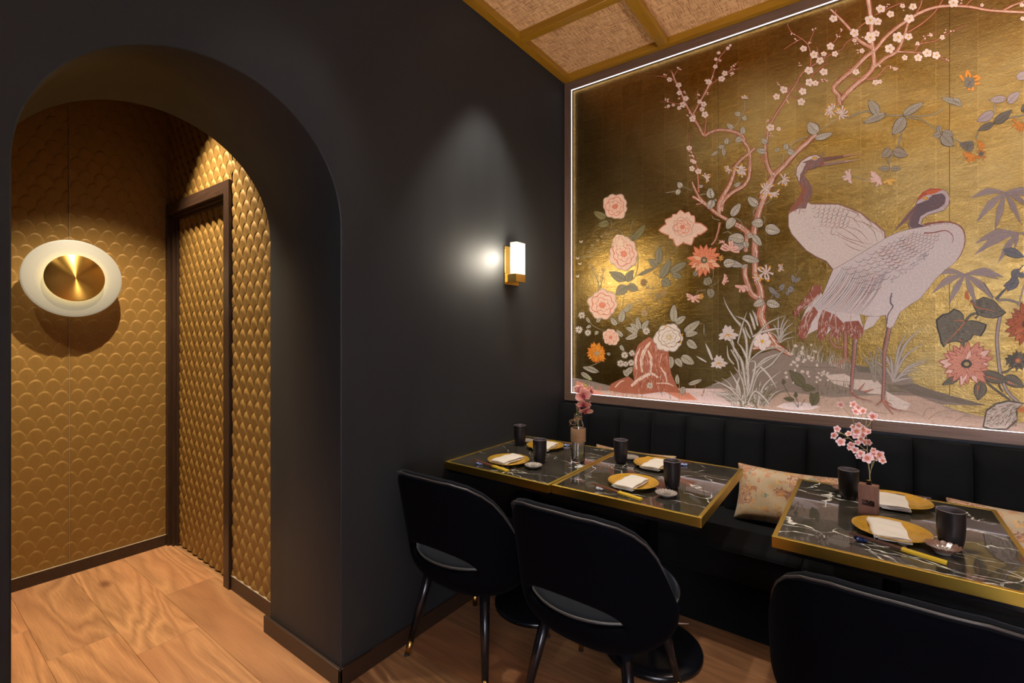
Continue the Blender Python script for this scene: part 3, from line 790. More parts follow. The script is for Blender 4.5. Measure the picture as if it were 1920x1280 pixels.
def mk_napkin(v=0):
    hw = .042; T = .0024; path = []
    def arc(cx, cz, r, a0, a1, n=6):
        return [(cx+r*math.cos(a0+(a1-a0)*i/n), cz+r*math.sin(a0+(a1-a0)*i/n)) for i in range(n+1)]
    g = .0038
    lv = [(-hw+.006, .0015), (hw, .0015)] + arc(hw, .0015+g/2, g/2, -PI/2, PI/2)[1:]
    lv += [(0, .0015+g+.0004), (-hw, .0015+g)] + arc(-hw, .0015+1.5*g, g/2, 3*PI/2, PI/2)[1:]
    lv += [(0, .0015+2*g+.0012), (hw-.002, .0015+2*g)] + arc(hw-.002, .0015+2.5*g, g/2, -PI/2, PI/2)[1:]
    lv += [(.01, .0015+3*g+.0022), (-.02, .0015+3*g+.0012), (-hw+.003, .0015+3*g-.0006)]
    # outer fold wraps the whole packet
    lv += arc(-hw+.003, .0065, .0078, PI/2+.2, 3*PI/2-.5, 7) if v else []
    # resample
    pts = [Vector((a, 0, b)) for a, b in lv]; dense = []
    for p, q in zip(pts, pts[1:]):
        k = max(1, int((q-p).length/.007)); dense += [p+(q-p)*i/k for i in range(k)]
    dense.append(pts[-1])
    P = []; ny = 14
    for i in range(ny+1):
        y = (i/ny-.5)*.158; row = []
        for p in dense:
            lift = .0012*math.sin(i*1.1+p.x*60)*min(1, p.z/.01)+.0035*(1-abs(2*i/ny-1))**1.5*min(1, p.z/.012)*(1 if v else .6)
            row.append((p.x+.0015*math.sin(i*.8+p.z*200), y+.0015*math.sin(p.x*80+p.z*300), p.z+lift))
        P.append(row)
    o = MB().grid(P).build('folded_napkin', M['linen'], smooth=True, solid=.0016, soff=0)
    return tag(o, cat='napkin')
def mk_dish():
    o = bpy.data.objects.new('sauce_dish', None)
    mb = MB(); n = 80; prof = [(0, .002), (.016, .002), (.0165, 0), (.019, 0), (.0195, .003), (.030, .0075), (.0395, .0125), (.0405, .0150), (.0385, .0148), (.030, .0098), (.018, .0060), (0, .0055)]
    vs = []; fs = []
    for r, z in prof:
        for i in range(n):
            a = 2*PI*i/n; rib = (1+.02*math.cos(20*a)*(r > .02)); zz = z+(.0011*math.cos(20*a) if r > .017 and z > .005 else 0)
            vs.append((r*rib*math.cos(a), r*rib*math.sin(a), zz))
    for j in range(len(prof)-1):
        for i in range(n): i2 = (i+1) % n; fs.append((j*n+i, j*n+i2, (j+1)*n+i2, (j+1)*n+i))
    o = MB().add(vs, fs).build('sauce_dish', M['dish'], smooth=True, merge=True); return tag(o, cat='dish')
def mk_shell():
    n = 128; prof = [(0, .003), (.014, .003), (.0145, 0), (.017, 0), (.018, .004), (.028, .011), (.037, .0215), (.0385, .0235), (.0365, .0225), (.028, .0130), (.016, .0062), (0, .005)]
    vs = []; fs = []
    for r, z in prof:
        for i in range(n):
            a = 2*PI*i/n; w_ = abs(math.cos(8*a)); k = 1+.10*(w_-.6)*(r/.038)**1.2*(r > .018)
            vs.append((r*k*math.cos(a)*1.06, r*k*math.sin(a)*.98, z+(.0030*(w_-.6)*(r/.038) if z > .004 and r > .012 else 0)))
    for j in range(len(prof)-1):
        for i in range(n): i2 = (i+1) % n; fs.append((j*n+i, j*n+i2, (j+1)*n+i2, (j+1)*n+i))
    o = MB().add(vs, fs).build('shell_dish', M['shelldish'], smooth=True, merge=True); return tag(o, cat='dish')
def mk_rest(mat, lob=5, amp=.28, name='chopstick_rest'):
    def f():
        vs = []; fs = []; n = 40; prof = [(0, 0), (.7, 0), (.95, .25), (1, .55), (.85, .85), (.5, 1.0), (.2, .86), (0, .82)]
        for r, z in prof:
            for i in range(n):
                a = 2*PI*i/n; k = 1+amp*math.cos(lob*a)*r
                vs.append((.0165*r*k*math.cos(a), .0125*r*k*math.sin(a), .0105*z*(1+.15*math.cos(lob*a))))
        for j in range(len(prof)-1):
            for i in range(n): i2 = (i+1) % n; fs.append((j*n+i, j*n+i2, (j+1)*n+i2, (j+1)*n+i))
        return tag(MB().add(vs, fs).build(name, mat, smooth=True, merge=True), cat='chopstick rest')
    return f
def mk_stick(mat):
    def f():
        L = .222
        def sect(x, h): return [(x, -h, -h), (x, h, -h), (x, h, h), (x, -h, h)]
        S_ = [(0, .0012), (.02, .0015), (.125, .0031)]
        vs = []; fs = []
        for x, h in S_: vs += sect(x, h)
        for j in range(len(S_)-1):
            for i in range(4): i2 = (i+1) % 4; fs.append((j*4+i, j*4+i2, (j+1)*4+i2, (j+1)*4+i))
        fs.append((3, 2, 1, 0)); fs.append((8, 9, 10, 11))
        o = MB().add(vs, fs).build('chopstick', mat); tag(o, cat='chopstick')
        vs = sect(.1252, .0033)+sect(L, .0038); fs = [(0,1,5,4),(1,2,6,5),(2,3,7,6),(3,0,4,7),(3,2,1,0),(4,5,6,7)]
        MB().add(vs, fs).build('gold_grip', M['stickgold'], o, bevel=.0005)
        return o
    return f
def put_sticks(key, mat, tip, end, where, flip=1):
    tip = Vector((*tip, 0)); end = Vector((*end, 0)); d = (end-tip).normalized(); n = Vector((-d.y, d.x, 0))
    for s, nm in ((-1, 'nearer'), (1, 'farther')):
        a = tip+n*.0052*s; a.z = TZ+.0150; ang = math.atan2(a.z-(TZ+.0038), .222)
        place(key, mk_stick(mat), a, math.atan2(d.y, d.x), f'{nm} chopstick of the pair {where}', 'gold gripped chopsticks', ry=ang)
A = 'at the front place of the corner table'; B = 'at the rear place of the corner table'
C_ = 'at the front place of the middle table'; D_ = 'at the rear place of the middle table'
E_ = 'at the front place of the right table'; F_ = 'at the rear place of the right table'
# plates and napkins
PL = [((.262, -1.006), A, 14), ((.250, -.660), B, -8), ((.872, -.967), C_, 4), ((.853, -.650), D_, 2), ((1.701, -.934), E_, 3), ((1.731, -.592), F_, 2)]
for (x, y), wh, a in PL:
    place('plate', mk_plate, (x, y, TZ), 0, 'round gold crackle plate '+wh, 'gold plates on the marble tables')
NAP = [((.252, -1.004), A, -4, 0), ((.262, -.675), B, 10, 0), ((.868, -.985), C_, -3, 0), ((.858, -.667), D_, -2, 0), ((1.694, -.945), E_, 6, 1), ((1.716, -.625), F_, 2, 1)]
for (x, y), wh, a, v in NAP:
    place('napkin%d' % v, lambda v=v: mk_napkin(v), (x, y, TZ+.0066), math.radians(a), 'cream folded linen napkin on the plate '+wh, 'folded napkins on the gold plates')
# cups
for (px, py), wh in (((975, 834), B), ((1012, 866), A), ((1164, 867), D_), ((1260, 914), C_), ((1591, 934), F_), ((1783, 1026), E_)):
    p = on_z(px, py, .75)
    place('cup', mk_cup, (p.x, p.y, TZ), 0, 'dark glazed handleless tea cup '+wh, 'dark tea cups')
# sauce dishes
for (px, py), wh in (((1000, 871), A), ((987, 825), B), ((1249, 923), C_), ((1182, 856), D_)):
    p = on_z(px, py, .764)
    place('dish', mk_dish, (p.x, p.y, TZ), 0, 'small grey ribbed sauce dish '+wh, 'ribbed sauce dishes')
for (px, py), wh in (((1768, 1024), E_), ((1584, 916), F_)):
    p = on_z(px, py, .770)
    place('shell', mk_shell, (p.x, p.y, TZ), .3, 'brown scalloped shell dish with celadon centre '+wh, 'scalloped shell dishes')
# chopsticks and rests
for tip, end, wh, key, rk, rm, off in (
        ((.131, -1.108), (.37, -1.128), A, 'st', 'r1', M['rest'], .040), ((.352, -.556), (.15, -.548), B, 'st', 'r1', M['rest'], .030),
        ((.746, -1.092), (.985, -1.120), C_, 'st', 'r2', M['restwhite'], .042), ((.985, -.556), (.765, -.535), D_, 'st', 'r1', M['rest'], .034),
        ((1.597, -1.046), (1.818, -1.094), E_, 'sd', 'r3', M['restdark'], .030), ((1.832, -.498), (1.615, -.505), F_, 'sd', 'r4', M['restwhite'], .030)):
    put_sticks(key, M['stickdark'] if key == 'sd' else M['stick'], tip, end, wh)
    d = (Vector(end)-Vector(tip)).normalized(); p = Vector(tip)+d*off
    nm = {'r1': 'blue glazed knot chopstick rest ', 'r2': 'white porcelain knot chopstick rest ', 'r3': 'cobalt blue star shaped chopstick rest ', 'r4': 'blue and white fan chopstick rest '}[rk]
    place(rk, mk_rest(rm, 5 if rk != 'r4' else 3, .28 if rk != 'r1' else .12), (p.x, p.y, TZ), .5, nm+wh, 'chopstick rests')

# ------------------------------------------------------------------ orchid in the glass bottle
bp = on_z(1084, 866, .75); BX, BY = bp.x, bp.y
t = empty('glass_bottle', (BX, BY, TZ), label='clear glass bottle wrapped in jute twine, holding the pink orchid', cat='bottle')
outer = [(0, 0), (.026, 0), (.0315, .004), (.0325, .01), (.0325, .152), (.031, .170), (.025, .188), (.0185, .202), (.0175, .216), (.0178, .220), (.0205, .221), (.0205, .229), (.0185, .231)]
inner = [(.0165, .231), (.0150, .215), (.016, .201), (.0225, .187), (.0285, .169), (.0300, .152), (.0300, .012), (.026, .007), (0, .006)]
MB().lathe(outer+inner, n=40).build('bottle_body', M['glass'], t, smooth=True)
# jute wrap: a real coil of twine
pts = []
for i in range(24*17):
    a = 2*PI*i/24; pts.append((.0345*math.cos(a), .0345*math.sin(a), .102+.0036*i/24))
MB().tube(pts, .0020, 5).build('twine_wrap', M['twine'], t, smooth=True)
MB().lathe([(.0328, .100), (.0352, .100), (.0352, .164), (.0328, .164)], n=40, closed=True).build('burlap_band', M['twine'], t, smooth=True)
pts = [(.0190*math.cos(2*PI*i/16), .0190*math.sin(2*PI*i/16), .206+.0022*i/16) for i in range(16*4)]
bo = MB().tube(pts, .0014, 5)
c0 = Vector((-.014, -.018, .206))
for s in (-1, 1):
    lp = [c0+Vector((s*.018*math.sin(q)*.9-.006*(s < 0)*math.sin(q), -.004, -.014*(1-math.cos(q))*.9)) for q in [PI*2*i/14 for i in range(15)]]
    bo.tube(lp, .0012, 5)
    bo.tube([c0, c0+Vector((s*.012, -.004, -.016)), c0+Vector((s*.016-.006, -.003, -.034))], .0011, 5)
bo.build('twine_bow', M['twine'], t, smooth=True)

def petal_pts(L, W, cup=.25, n=7, m=5, tip=1.0):
    P = []
    for i in range(n+1):
        u = i/n; w_ = W/2*math.sin(PI*min(1, (.06+.94*u))**(.8))**.6 if u < 1 else W*.04
        w_ = W/2*(math.sin(PI*(.05+.93*u)**tip))**.65
        row = []
        for j in range(m+1):
            s = 2*j/m-1
            row.append((u*L, s*w_, cup*L*(u*u*.5)+cup*W*.35*(s*s)))
        P.append(row)
    return P
def tf(P, M4): return [[tuple(M4 @ Vector(q)) for q in r] for r in P]
def frame(nrm, spin=0):
    return nrm.to_track_quat('Z', 'Y').to_matrix().to_4x4() @ Matrix.Rotation(spin, 4, 'Z')
def depth_at(x, y): return (x-CX)*_fw[0]+(y-CY)*_fw[1]
def at_depth(px, py, dep):
    d = ray(px, py); return Vector((CX+d[0]*dep, CY+d[1]*dep, CH+d[2]*dep))
dep = depth_at(BX, BY)
og = empty('orchid_spray', (BX, BY, TZ+.010), label='pink orchid spray with green buds standing in the twine wrapped bottle', cat='flower')
OL = Vector((BX, BY, TZ+.010))
zz = lambda px, py, k=0: at_depth(px, py, dep+k)-OL
sp = [Vector((.012, .004, 0)), Vector((.004, 0, .10)), Vector((-.003, 0, .20)), zz(1081, 776), zz(1083, 760, .012), zz(1086, 740, .015), zz(1094, 722, .008), zz(1099, 716), zz(1101, 709), zz(1103, 704)]
MB().tube(sp, [.0018]*3+[.0016]*4+[.0011]*3, 6).build('stem', M['stem'], og, smooth=True)
def orchid_mesh(big=.030):
    mb = MB()
    for ang, L, W in ((0, 1.0, 1.15), (180, 1.0, 1.15), (90, .95, .72), (222, .9, .66), (318, .9, .66)):
        mb.grid(tf(petal_pts(big*L, big*W*.95, .22 if W > 1 else .12), Matrix.Rotation(math.radians(ang), 4, 'Z') @ Matrix.Translation((.001, 0, .001 if W > 1 else -.001))))
    return mb
om = orchid_mesh()
lipm = MB()
for a in (250, 290, 270): lipm.grid(tf(petal_pts(.011, .009, .9), Matrix.Translation((0, 0, .003)) @ Matrix.Rotation(math.radians(a), 4, 'Z')))
lipm.lathe([(0, 0), (.003, .002), (.0025, .007), (0, .009)], c=(0, 0, 0), n=8)
M['lip'] = simple('orchid_lip', (.30, .02, .03), .5)
ob0 = lip0 = None
for px, py, k, yaw_, tilt, spin, s in ((1093, 741, -.018, 10, -5, .3, 1.0), (1107, 733, .0, 70, 10, .2, .85), (1094, 757, -.014, -5, -45, .1, .92), (1086, 766, .002, -70, -30, .5, .82), (1098, 769, -.010, 20, -52, -.2, .98), (1103, 762, .012, 80, -20, 0, .75), (1088, 731, .014, 170, 10, .4, .8)):
    tocam = Vector((CX-BX, CY-BY, 0)).normalized()
    n_ = Matrix.Rotation(math.radians(yaw_), 3, 'Z') @ tocam; n_.z = math.tan(math.radians(tilt)); n_.normalize()
    if ob0 is None:
        ob0 = o = om.build('orchid_bloom', M['orchid'], og, smooth=True, solid=.0006); lip0 = lipm.build('lip', M['lip'], o, smooth=True)
    else:
        o = ob0.copy(); COL.objects.link(o); o.parent = og; l_ = lip0.copy(); COL.objects.link(l_); l_.parent = o
    o.location = zz(px, py, k); o.rotation_euler = frame(n_, spin).to_euler(); s *= 1.28; o.scale = (s, s, s)
for px, py, r in ((1099, 723, .0048), (1105, 712, .0042), (1102, 709, .0034), (1096, 721, .0025)):
    p = zz(px, py)
    MB().lathe([(0, -r*1.2), (r*.7, -r*.8), (r, 0), (r*.7, r*.8), (0, r*1.25)], c=tuple(p), n=12).build('bud', M['bud'], og, smooth=True)

# ------------------------------------------------------------------ cherry blossom in the walnut bud vase
VX, VY = 1.646, -.792
t = empty('bud_vase', (VX, VY, TZ), math.radians(-8), 'small walnut block bud vase with a glass tube on the right table', 'vase')
w_, dpt, hh = .0270, .016, .106
def vb(a, b): vm.box(a, b)
vm = MB()
vb((-w_, -dpt, 0), (w_, dpt, .036)); vb((-w_, -dpt, .036), (-.0175, dpt, .056)); vb((.0175, -dpt, .036), (w_, dpt, .056))
vb((-w_, -dpt, .056), (-.0085, dpt, hh)); vb((.0085, -dpt, .056), (w_, dpt, hh)); vb((-.0086, -dpt, .056), (.0086, -.0085, hh)); vb((-.0086, .0085, .056), (.0086, dpt, hh))
vm.box((-.0176, dpt-.004, .036), (.0176, dpt, .056))
vm.build('walnut_block', M['walnut'], t)
MB().lathe([(0, .0385), (.004, .040), (.0070, .046), (.0072, .116), (.0086, .118), (.0086, .120), (.0062, .120), (.0060, .047), (0, .0425)], n=20).build('glass_tube', M['glass'], t, smooth=True)
dv = depth_at(VX, VY)
sgp = Vector((VX, VY, TZ+.05))
sg = empty('cherry_blossom_sprig', tuple(sgp), label='pink cherry blossom sprig rising from the walnut bud vase', cat='flower')
Z = lambda zx, zy, k=0: at_depth(1540+zx/5.82, 740+zy/5.82, dv+k)-sgp
br = [[(533, 1040, 0), (533, 985, 0), (527, 850, 0), (508, 700, .004), (500, 610, .006), (505, 520, .004), (480, 400, 0), (455, 330, 0)],
      [(527, 880, .002), (545, 800, -.004), (555, 740, -.006), (590, 712, -.008), (630, 690, -.010)], [(548, 800, -.004), (575, 735, -.004), (580, 640, .002)],
      [(502, 620, .006), (430, 560, 0), (340, 500, -.006), (275, 450, -.01), (200, 405, -.012)], [(300, 470, -.008), (250, 478, -.010), (205, 490, -.012)], [(275, 450, -.01), (225, 420, -.01), (160, 420, -.01)],
      [(470, 370, 0), (365, 320, .002), (345, 280, .002), (310, 220, 0), (235, 135, -.004)], [(455, 330, 0), (436, 270, 0), (438, 200, 0)], [(480, 360, 0), (490, 290, .003), (500, 240, .004), (470, 190, .003)],
      [(485, 360, 0), (530, 315, .003), (550, 270, .003), (548, 245, 0)], [(500, 600, .006), (420, 600, -.004), (370, 600, -.006)], [(505, 640, .004), (500, 660, -.01), (500, 690, -.014)], [(502, 560, .004), (470, 520, -.004)], [(380, 400, 0), (352, 300, 0), (352, 120, 0)]]
st = MB()
for i, b in enumerate(br):
    st.tube([Z(*q) for q in b], [.0021-.0009*j/(len(b)-1) if i == 0 else .0013-.0005*j/(len(b)-1) for j in range(len(b))], 6)
st.build('stem', M['stem2'], sg, smooth=True)
fm = MB()
for k in range(5):
    fm.grid(tf(petal_pts(.0115, .0105, .28, 6, 4), Matrix.Rotation(2*PI*k/5, 4, 'Z') @ Matrix.Translation((.0008, 0, 0))))
sm = MB()
r_ = random.Random(3)
for k in range(9):
    a = 2*PI*k/9; e = Vector((math.cos(a)*.0038, math.sin(a)*.0038, .0045)); sm.tube([(0, 0, .0005), e*.6, e], .00022, 4, cap=False)
    sm.box(tuple(e-Vector((.0005,)*3)), tuple(e+Vector((.0005,)*3)))
sm.lathe([(0, 0), (.0016, .0004), (.0010, .0016), (0, .002)], n=8)
f0 = s0 = None
for zx, zy, r in ((212,108,27),(352,105,28),(372,182,30),(455,178,30),(560,235,35),(402,140,24),(170,372,27),(135,440,32),(210,512,34),(385,400,35),(455,385,35),(300,425,26),(370,440,31),(512,405,28),(410,335,27),(430,480,26),(470,515,28),(520,515,27),(325,545,28),(300,578,20),(365,600,28),(430,640,30),(500,690,40),(405,668,24),(570,640,26),(630,655,38),(570,605,22),(670,718,26),(345,352,22),(455,440,24),(395,520,22),(590,690,22)):
    if f0 is None:
        f0 = o = fm.build('blossom', M['cherry'], sg, smooth=True, solid=.0003); s0 = sm.build('stamens', M['stamen'], o)
    else:
        o = f0.copy(); COL.objects.link(o); o.parent = sg; q = s0.copy(); COL.objects.link(q); q.parent = o
    big = r >= 34
    n_ = Vector((CX-VX, CY-VY, .2)).normalized()+Vector((r_.uniform(-1, 1), r_.uniform(-.6, .4), r_.uniform(-.5, .9)))*(.25 if big else .75)
    o.location = Z(zx, zy, r_.uniform(-.012, .008)-(.008 if big else 0)); o.rotation_euler = frame(n_.normalized(), r_.uniform(0, 6)).to_euler()
    s = r/27; o.scale = (s, s, s)
# ------------------------------------------------------------------ the painting on the gold leaf
# Strokes and washes measured on the photograph tile by tile, laid out in metres on the mural plane as thin paint layers.
from mathutils.geometry import tessellate_polygon
TILES = dict(a=(1060,140,4.0), b=(1060,440,3.879), c=(1380,0,3.556), d=(1380,260,4.267), e=(1380,540,4.922), f=(1640,260,4.267), g=(1640,540,4.414), h=(1300,320,7.111), i=(1280,480,5.818), j=(1200,40,6.4))
PR = random.Random(11)
class Paint:
    def __init__(s, name): s.name = name; s.v = []; s.f = []; s.c = []
    def put(s, pts, tris, col, lay):
        b = len(s.v); s.n = getattr(s, 'n', 0)+1; Y = -.0044-.00008*lay-.000003*(s.n % 25)
        for x, y in pts:
            p = on_y(x, y, -.004); s.v.append((min(max(p.x, .012), 3.36), Y, min(max(p.z, .925), 3.02)-MZ0))
        for t in tris: s.f.append(tuple(b+i for i in t)); s.c.append(col)
    def poly(s, pts, col, lay):
        tr_ = tessellate_polygon([[Vector((x, y, 0)) for x, y in pts]]); s.put(pts, tr_, col, lay)
    def build(s):
        me = bpy.data.meshes.new(s.name); me.from_pydata(s.v, [], s.f)
        at = me.attributes.new('paint', 'FLOAT_COLOR', 'FACE')
        at.data.foreach_set('color', np.array([(*lin(c), 1) for c in s.c], dtype=np.float32).ravel())
        me.materials.append(M['paint']); me.update()
        # face the room
        flip = [p for p in me.polygons if p.normal.y > 0]
        bm = bmesh.new(); bm.from_mesh(me); bm.faces.ensure_lookup_table()
        bmesh.ops.reverse_faces(bm, faces=[bm.faces[p.index] for p in flip]); bm.to_mesh(me); bm.free()
        o = bpy.data.objects.new(s.name, me); COL.objects.link(o); o.parent = mur; return o
def paint_mat():
    m = NT('mural_paint'); at = m.node('ShaderNodeAttribute'); at.attribute_name = 'paint'
    f = m.noise(m.coords('Object'), 130, 4, .7)
    c = m.mix(1.0, at.outputs['Color'], m.ramp(f, [(.3, (.78,)*3), (.7, (1.08,)*3)]), 'MULTIPLY')
    m.set(Base_Color=c, Roughness=.55); m.bump(f, .2, .002); return m.mat
M['paint'] = paint_mat()
def T(t, pts):
    x0, y0, k = TILES[t]
    return [(x0+p[0]/k, y0+p[1]/k) for p in pts]
def smooth(p, n=5):
    if len(p) < 3: return p
    q = [p[0]]+p+[p[-1]]; out = []
    for i in range(1, len(q)-2):
        p0, p1, p2, p3 = q[i-1:i+3]
        for k in range(n):
            t = k/n
            out.append(tuple(.5*((2*p1[j])+(-p0[j]+p2[j])*t+(2*p0[j]-5*p1[j]+4*p2[j]-p3[j])*t*t+(-p0[j]+3*p1[j]-3*p2[j]+p3[j])*t**3) for j in (0, 1)))
    out.append(p[-1]); return out
def stroke(P, pts, w0, w1, col, lay, jit=0, mid=None, off=0):
    p = smooth(pts); n = len(p); L = []; R = []
    for i, (x, y) in enumerate(p):
        a = p[max(i-1, 0)]; b = p[min(i+1, n-1)]; dx, dy = b[0]-a[0], b[1]-a[1]; l = math.hypot(dx, dy) or 1
        nx, ny = -dy/l, dx/l; t = i/(n-1) if n > 1 else 0
        w_ = w0+(w1-w0)*t if mid is None else ((w0+(mid-w0)*t*2) if t < .5 else (mid+(w1-mid)*(t*2-1)))
        j1 = 1+PR.uniform(-jit, jit); j2 = 1+PR.uniform(-jit, jit); o_ = off*w_
        L.append((x+nx*(w_/2*j1+o_), y+ny*(w_/2*j1+o_))); R.append((x-nx*(w_/2*j2-o_), y-ny*(w_/2*j2-o_)))
    pts_ = L+R; P.put(pts_, [(i, i+1, n+i+1, n+i) for i in range(n-1)], col, lay)
BK = (122, 62, 36); BF = (186, 118, 84); BL = (226, 200, 176)
def branch(P, pts, w0, w1, lay=6):
    stroke(P, pts, w0+1.2, w1+1.0, BK, lay, .18)
    stroke(P, pts, w0*.86, w1*.8, BF, lay+1, .12)
    if w0 > 3:
        stroke(P, pts, w0*.36, w1*.34, BL, lay+2, .4, off=.12)
        stroke(P, pts, w0*.07+.25, .25, BK, lay+3, .5, off=-.10)
        stroke(P, pts, w0*.05+.25, .25, (150, 70, 40), lay+3, .5, off=.34)
        s_ = smooth(pts, 4)
        for k in range(0, len(s_)-1, 2):
            x, y = s_[k]; a = PR.uniform(0, 2*PI); r = w0*.5
            stroke(P, [(x+PR.uniform(-r, r)*.6, y-r*.7), (x+PR.uniform(-1, 1), y+r*.7)], .5, .25, BK, lay+3)
            if PR.random() < .3: stroke(P, [(x, y), (x+math.cos(a)*r*1.7, y+math.sin(a)*r*1.7)], 1.1, .3, BK, lay)
def blob(P, x, y, rx, ry, col, lay, n=12, rot=0, wob=0, lobes=0):
    pts = []
    for k in range(n):
        a = 2*PI*k/n; r = 1+PR.uniform(-wob, wob)+(.12*math.cos(lobes*a) if lobes else 0)
        u, v = rx*r*math.cos(a), ry*r*math.sin(a); pts.append((x+u*math.cos(rot)-v*math.sin(rot), y+u*math.sin(rot)+v*math.cos(rot)))
    P.put(pts+[(x, y)], [(k, (k+1) % n, n) for k in range(n)], col, lay)
def blossom(P, x, y, r, lay=12, col=(228, 206, 190), line=(176, 92, 62), ctr=(214, 150, 30)):
    a0 = PR.uniform(0, 6); sq = PR.uniform(.75, 1)
    for k in range(5):
        a = a0+2*PI*k/5; px, py = x+math.cos(a)*r*.56, y+math.sin(a)*r*.56*sq
        blob(P, px, py, r*.46, r*.44, line, lay, 10, a); blob(P, px, py, r*.46-.38, r*.44-.38, col, lay+1, 10, a, .06)
    blob(P, x, y, r*.36, r*.34, col, lay+1)
    if r > 3.2:
        for k in range(6):
            a = a0+k; stroke(P, [(x, y), (x+math.cos(a)*r*.55, y+math.sin(a)*r*.5)], .35, .3, line, lay+2)
        blob(P, x, y, r*.2, r*.18, ctr, lay+3, 7, wob=.2)
def buds(P, x, y, n=3, s=1.6, sp=4, lay=12):
    for k in range(n):
        bx_, by_ = x+PR.uniform(-sp, sp), y+PR.uniform(-sp, sp)
        blob(P, bx_, by_, s+.3, s*.8+.3, (170, 80, 56), lay, 8); blob(P, bx_, by_, s, s*.75, (224, 190, 172), lay+1, 8)
GL = (176, 164, 142); GD = (64, 58, 40); GM = (112, 104, 80)
def leafp(P, x0, y0, x1, y1, w_, col=GL, dark=GD, lay=9, vein=True, hi=None, rag=0):
    dx, dy = x1-x0, y1-y0; L = math.hypot(dx, dy) or 1; ux, uy = dx/L, dy/L; nx, ny = -uy, ux
    n = 9; bend = PR.uniform(-.10, .10)*w_
    def side(s, k):
        out = []
        for i in range(1, n):
            t = i/n; h = math.sin(PI*t**.8)**.85*w_/2*k*(1+(PR.uniform(-rag, rag) if rag else 0)); b = bend*math.sin(PI*t)
            out.append((x0+dx*t+nx*(s*h+b), y0+dy*t+ny*(s*h+b)))
        return out
    for k, c, l in ((1.0, dark, lay), (.86, col, lay+1)):
        A_, B_ = side(1, k), side(-1, k)
        s0 = (x0+dx*(1-k)*.3, y0+dy*(1-k)*.3); s1 = (x1-dx*(1-k)*.35, y1-dy*(1-k)*.35)
        pts = [s0]+A_+[s1]+B_[::-1]; m = len(A_)
        tr_ = [(0, 1, 2*m+1)]+[(1+i, 2+i, 2*m-i, 2*m+1-i) for i in range(m-1)]+[(m, m+1, m+2)]
        P.put(pts, tr_, c, l)
    if hi: stroke(P, [(x0+dx*.25+nx*w_*.15, y0+dy*.25+ny*w_*.15), (x0+dx*.7+nx*w_*.12, y0+dy*.7+ny*w_*.12)], w_*.18, .3, hi, lay+2)
    if vein:
        stroke(P, [(x0, y0), (x0+dx*.5+nx*bend, y0+dy*.5+ny*bend), (x1, y1)], .7, .3, dark, lay+2)
        nv = max(2, int(L/5))
        for k in range(1, nv+1):
            t = k/(nv+1); cx_, cy_ = x0+dx*t, y0+dy*t; h = math.sin(PI*t**.8)*w_*.38
            for s in (-1, 1): stroke(P, [(cx_, cy_), (cx_+ux*h*.6+nx*h*s, cy_+uy*h*.6+ny*h*s)], .45, .25, dark, lay+2)
def petalp(P, x, y, a, L, w_, col, line, lay, rag=.15, tip=.25):
    n = 5; up = []; dn = []
    for i in range(n+1):
        t = i/n; h = w_/2*math.sin(PI*min(.97, .12+.72*t+.0))**.7*(1+PR.uniform(-rag, rag))
        if i == n: h *= .55
        up.append((t*L, h)); dn.append((t*L*(1+PR.uniform(-.02, .02)), -h))
    loc = up+[(L*(1+tip*.35), 0)]+dn[::-1]; c, s = math.cos(a), math.sin(a)
    def tr(k): return [(x+(u*k)*c-(v*k)*s, y+(u*k)*s+(v*k)*c) for u, v in loc]
    P.poly(tr(1.0), line, lay); P.poly([(x+(u*.95)*c-(v*.84)*s, y+(u*.95)*s+(v*.84)*c) for u, v in loc], col, lay+1)
def peony(P, x, y, rx, ry, col=(226, 188, 160), line=(196, 92, 60), lay=14, n=9, ctr=True, mid=(214, 128, 96)):
    r0 = PR.uniform(0, 1)
    for ring, (k, m) in enumerate(((1.0, n), (.74, n-2), (.5, n-3))):
        for q in range(m):
            a = r0+ring*.35+2*PI*q/m+PR.uniform(-.12, .12)
            sx_, sy_ = rx*k, ry*k; L = math.hypot(sx_*math.cos(a), sy_*math.sin(a))*PR.uniform(.86, 1.06)
            petalp(P, x, y, math.atan2(sy_*math.sin(a), sx_*math.cos(a)), L, L*.86, col, line if ring else tuple(int(v*.82) for v in col), lay+ring*2, .12, .08)
            if ring == 0:
                a2 = math.atan2(sy_*math.sin(a), sx_*math.cos(a))
                for d_ in (-.14, 0, .14): stroke(P, [(x+math.cos(a2+d_)*L*.45, y+math.sin(a2+d_)*L*.45), (x+math.cos(a2+d_)*L*.72, y+math.sin(a2+d_)*L*.72)], .7, .25, line, lay+2)
    if ctr:
        blob(P, x, y, rx*.22, ry*.2, mid, lay+7, 10, wob=.2)
        for q in range(8):
            a = q*PI/4; stroke(P, [(x+math.cos(a)*rx*.1, y+math.sin(a)*ry*.1), (x+math.cos(a+.5)*rx*.34, y+math.sin(a+.5)*ry*.32)], .8, .3, line, lay+8)
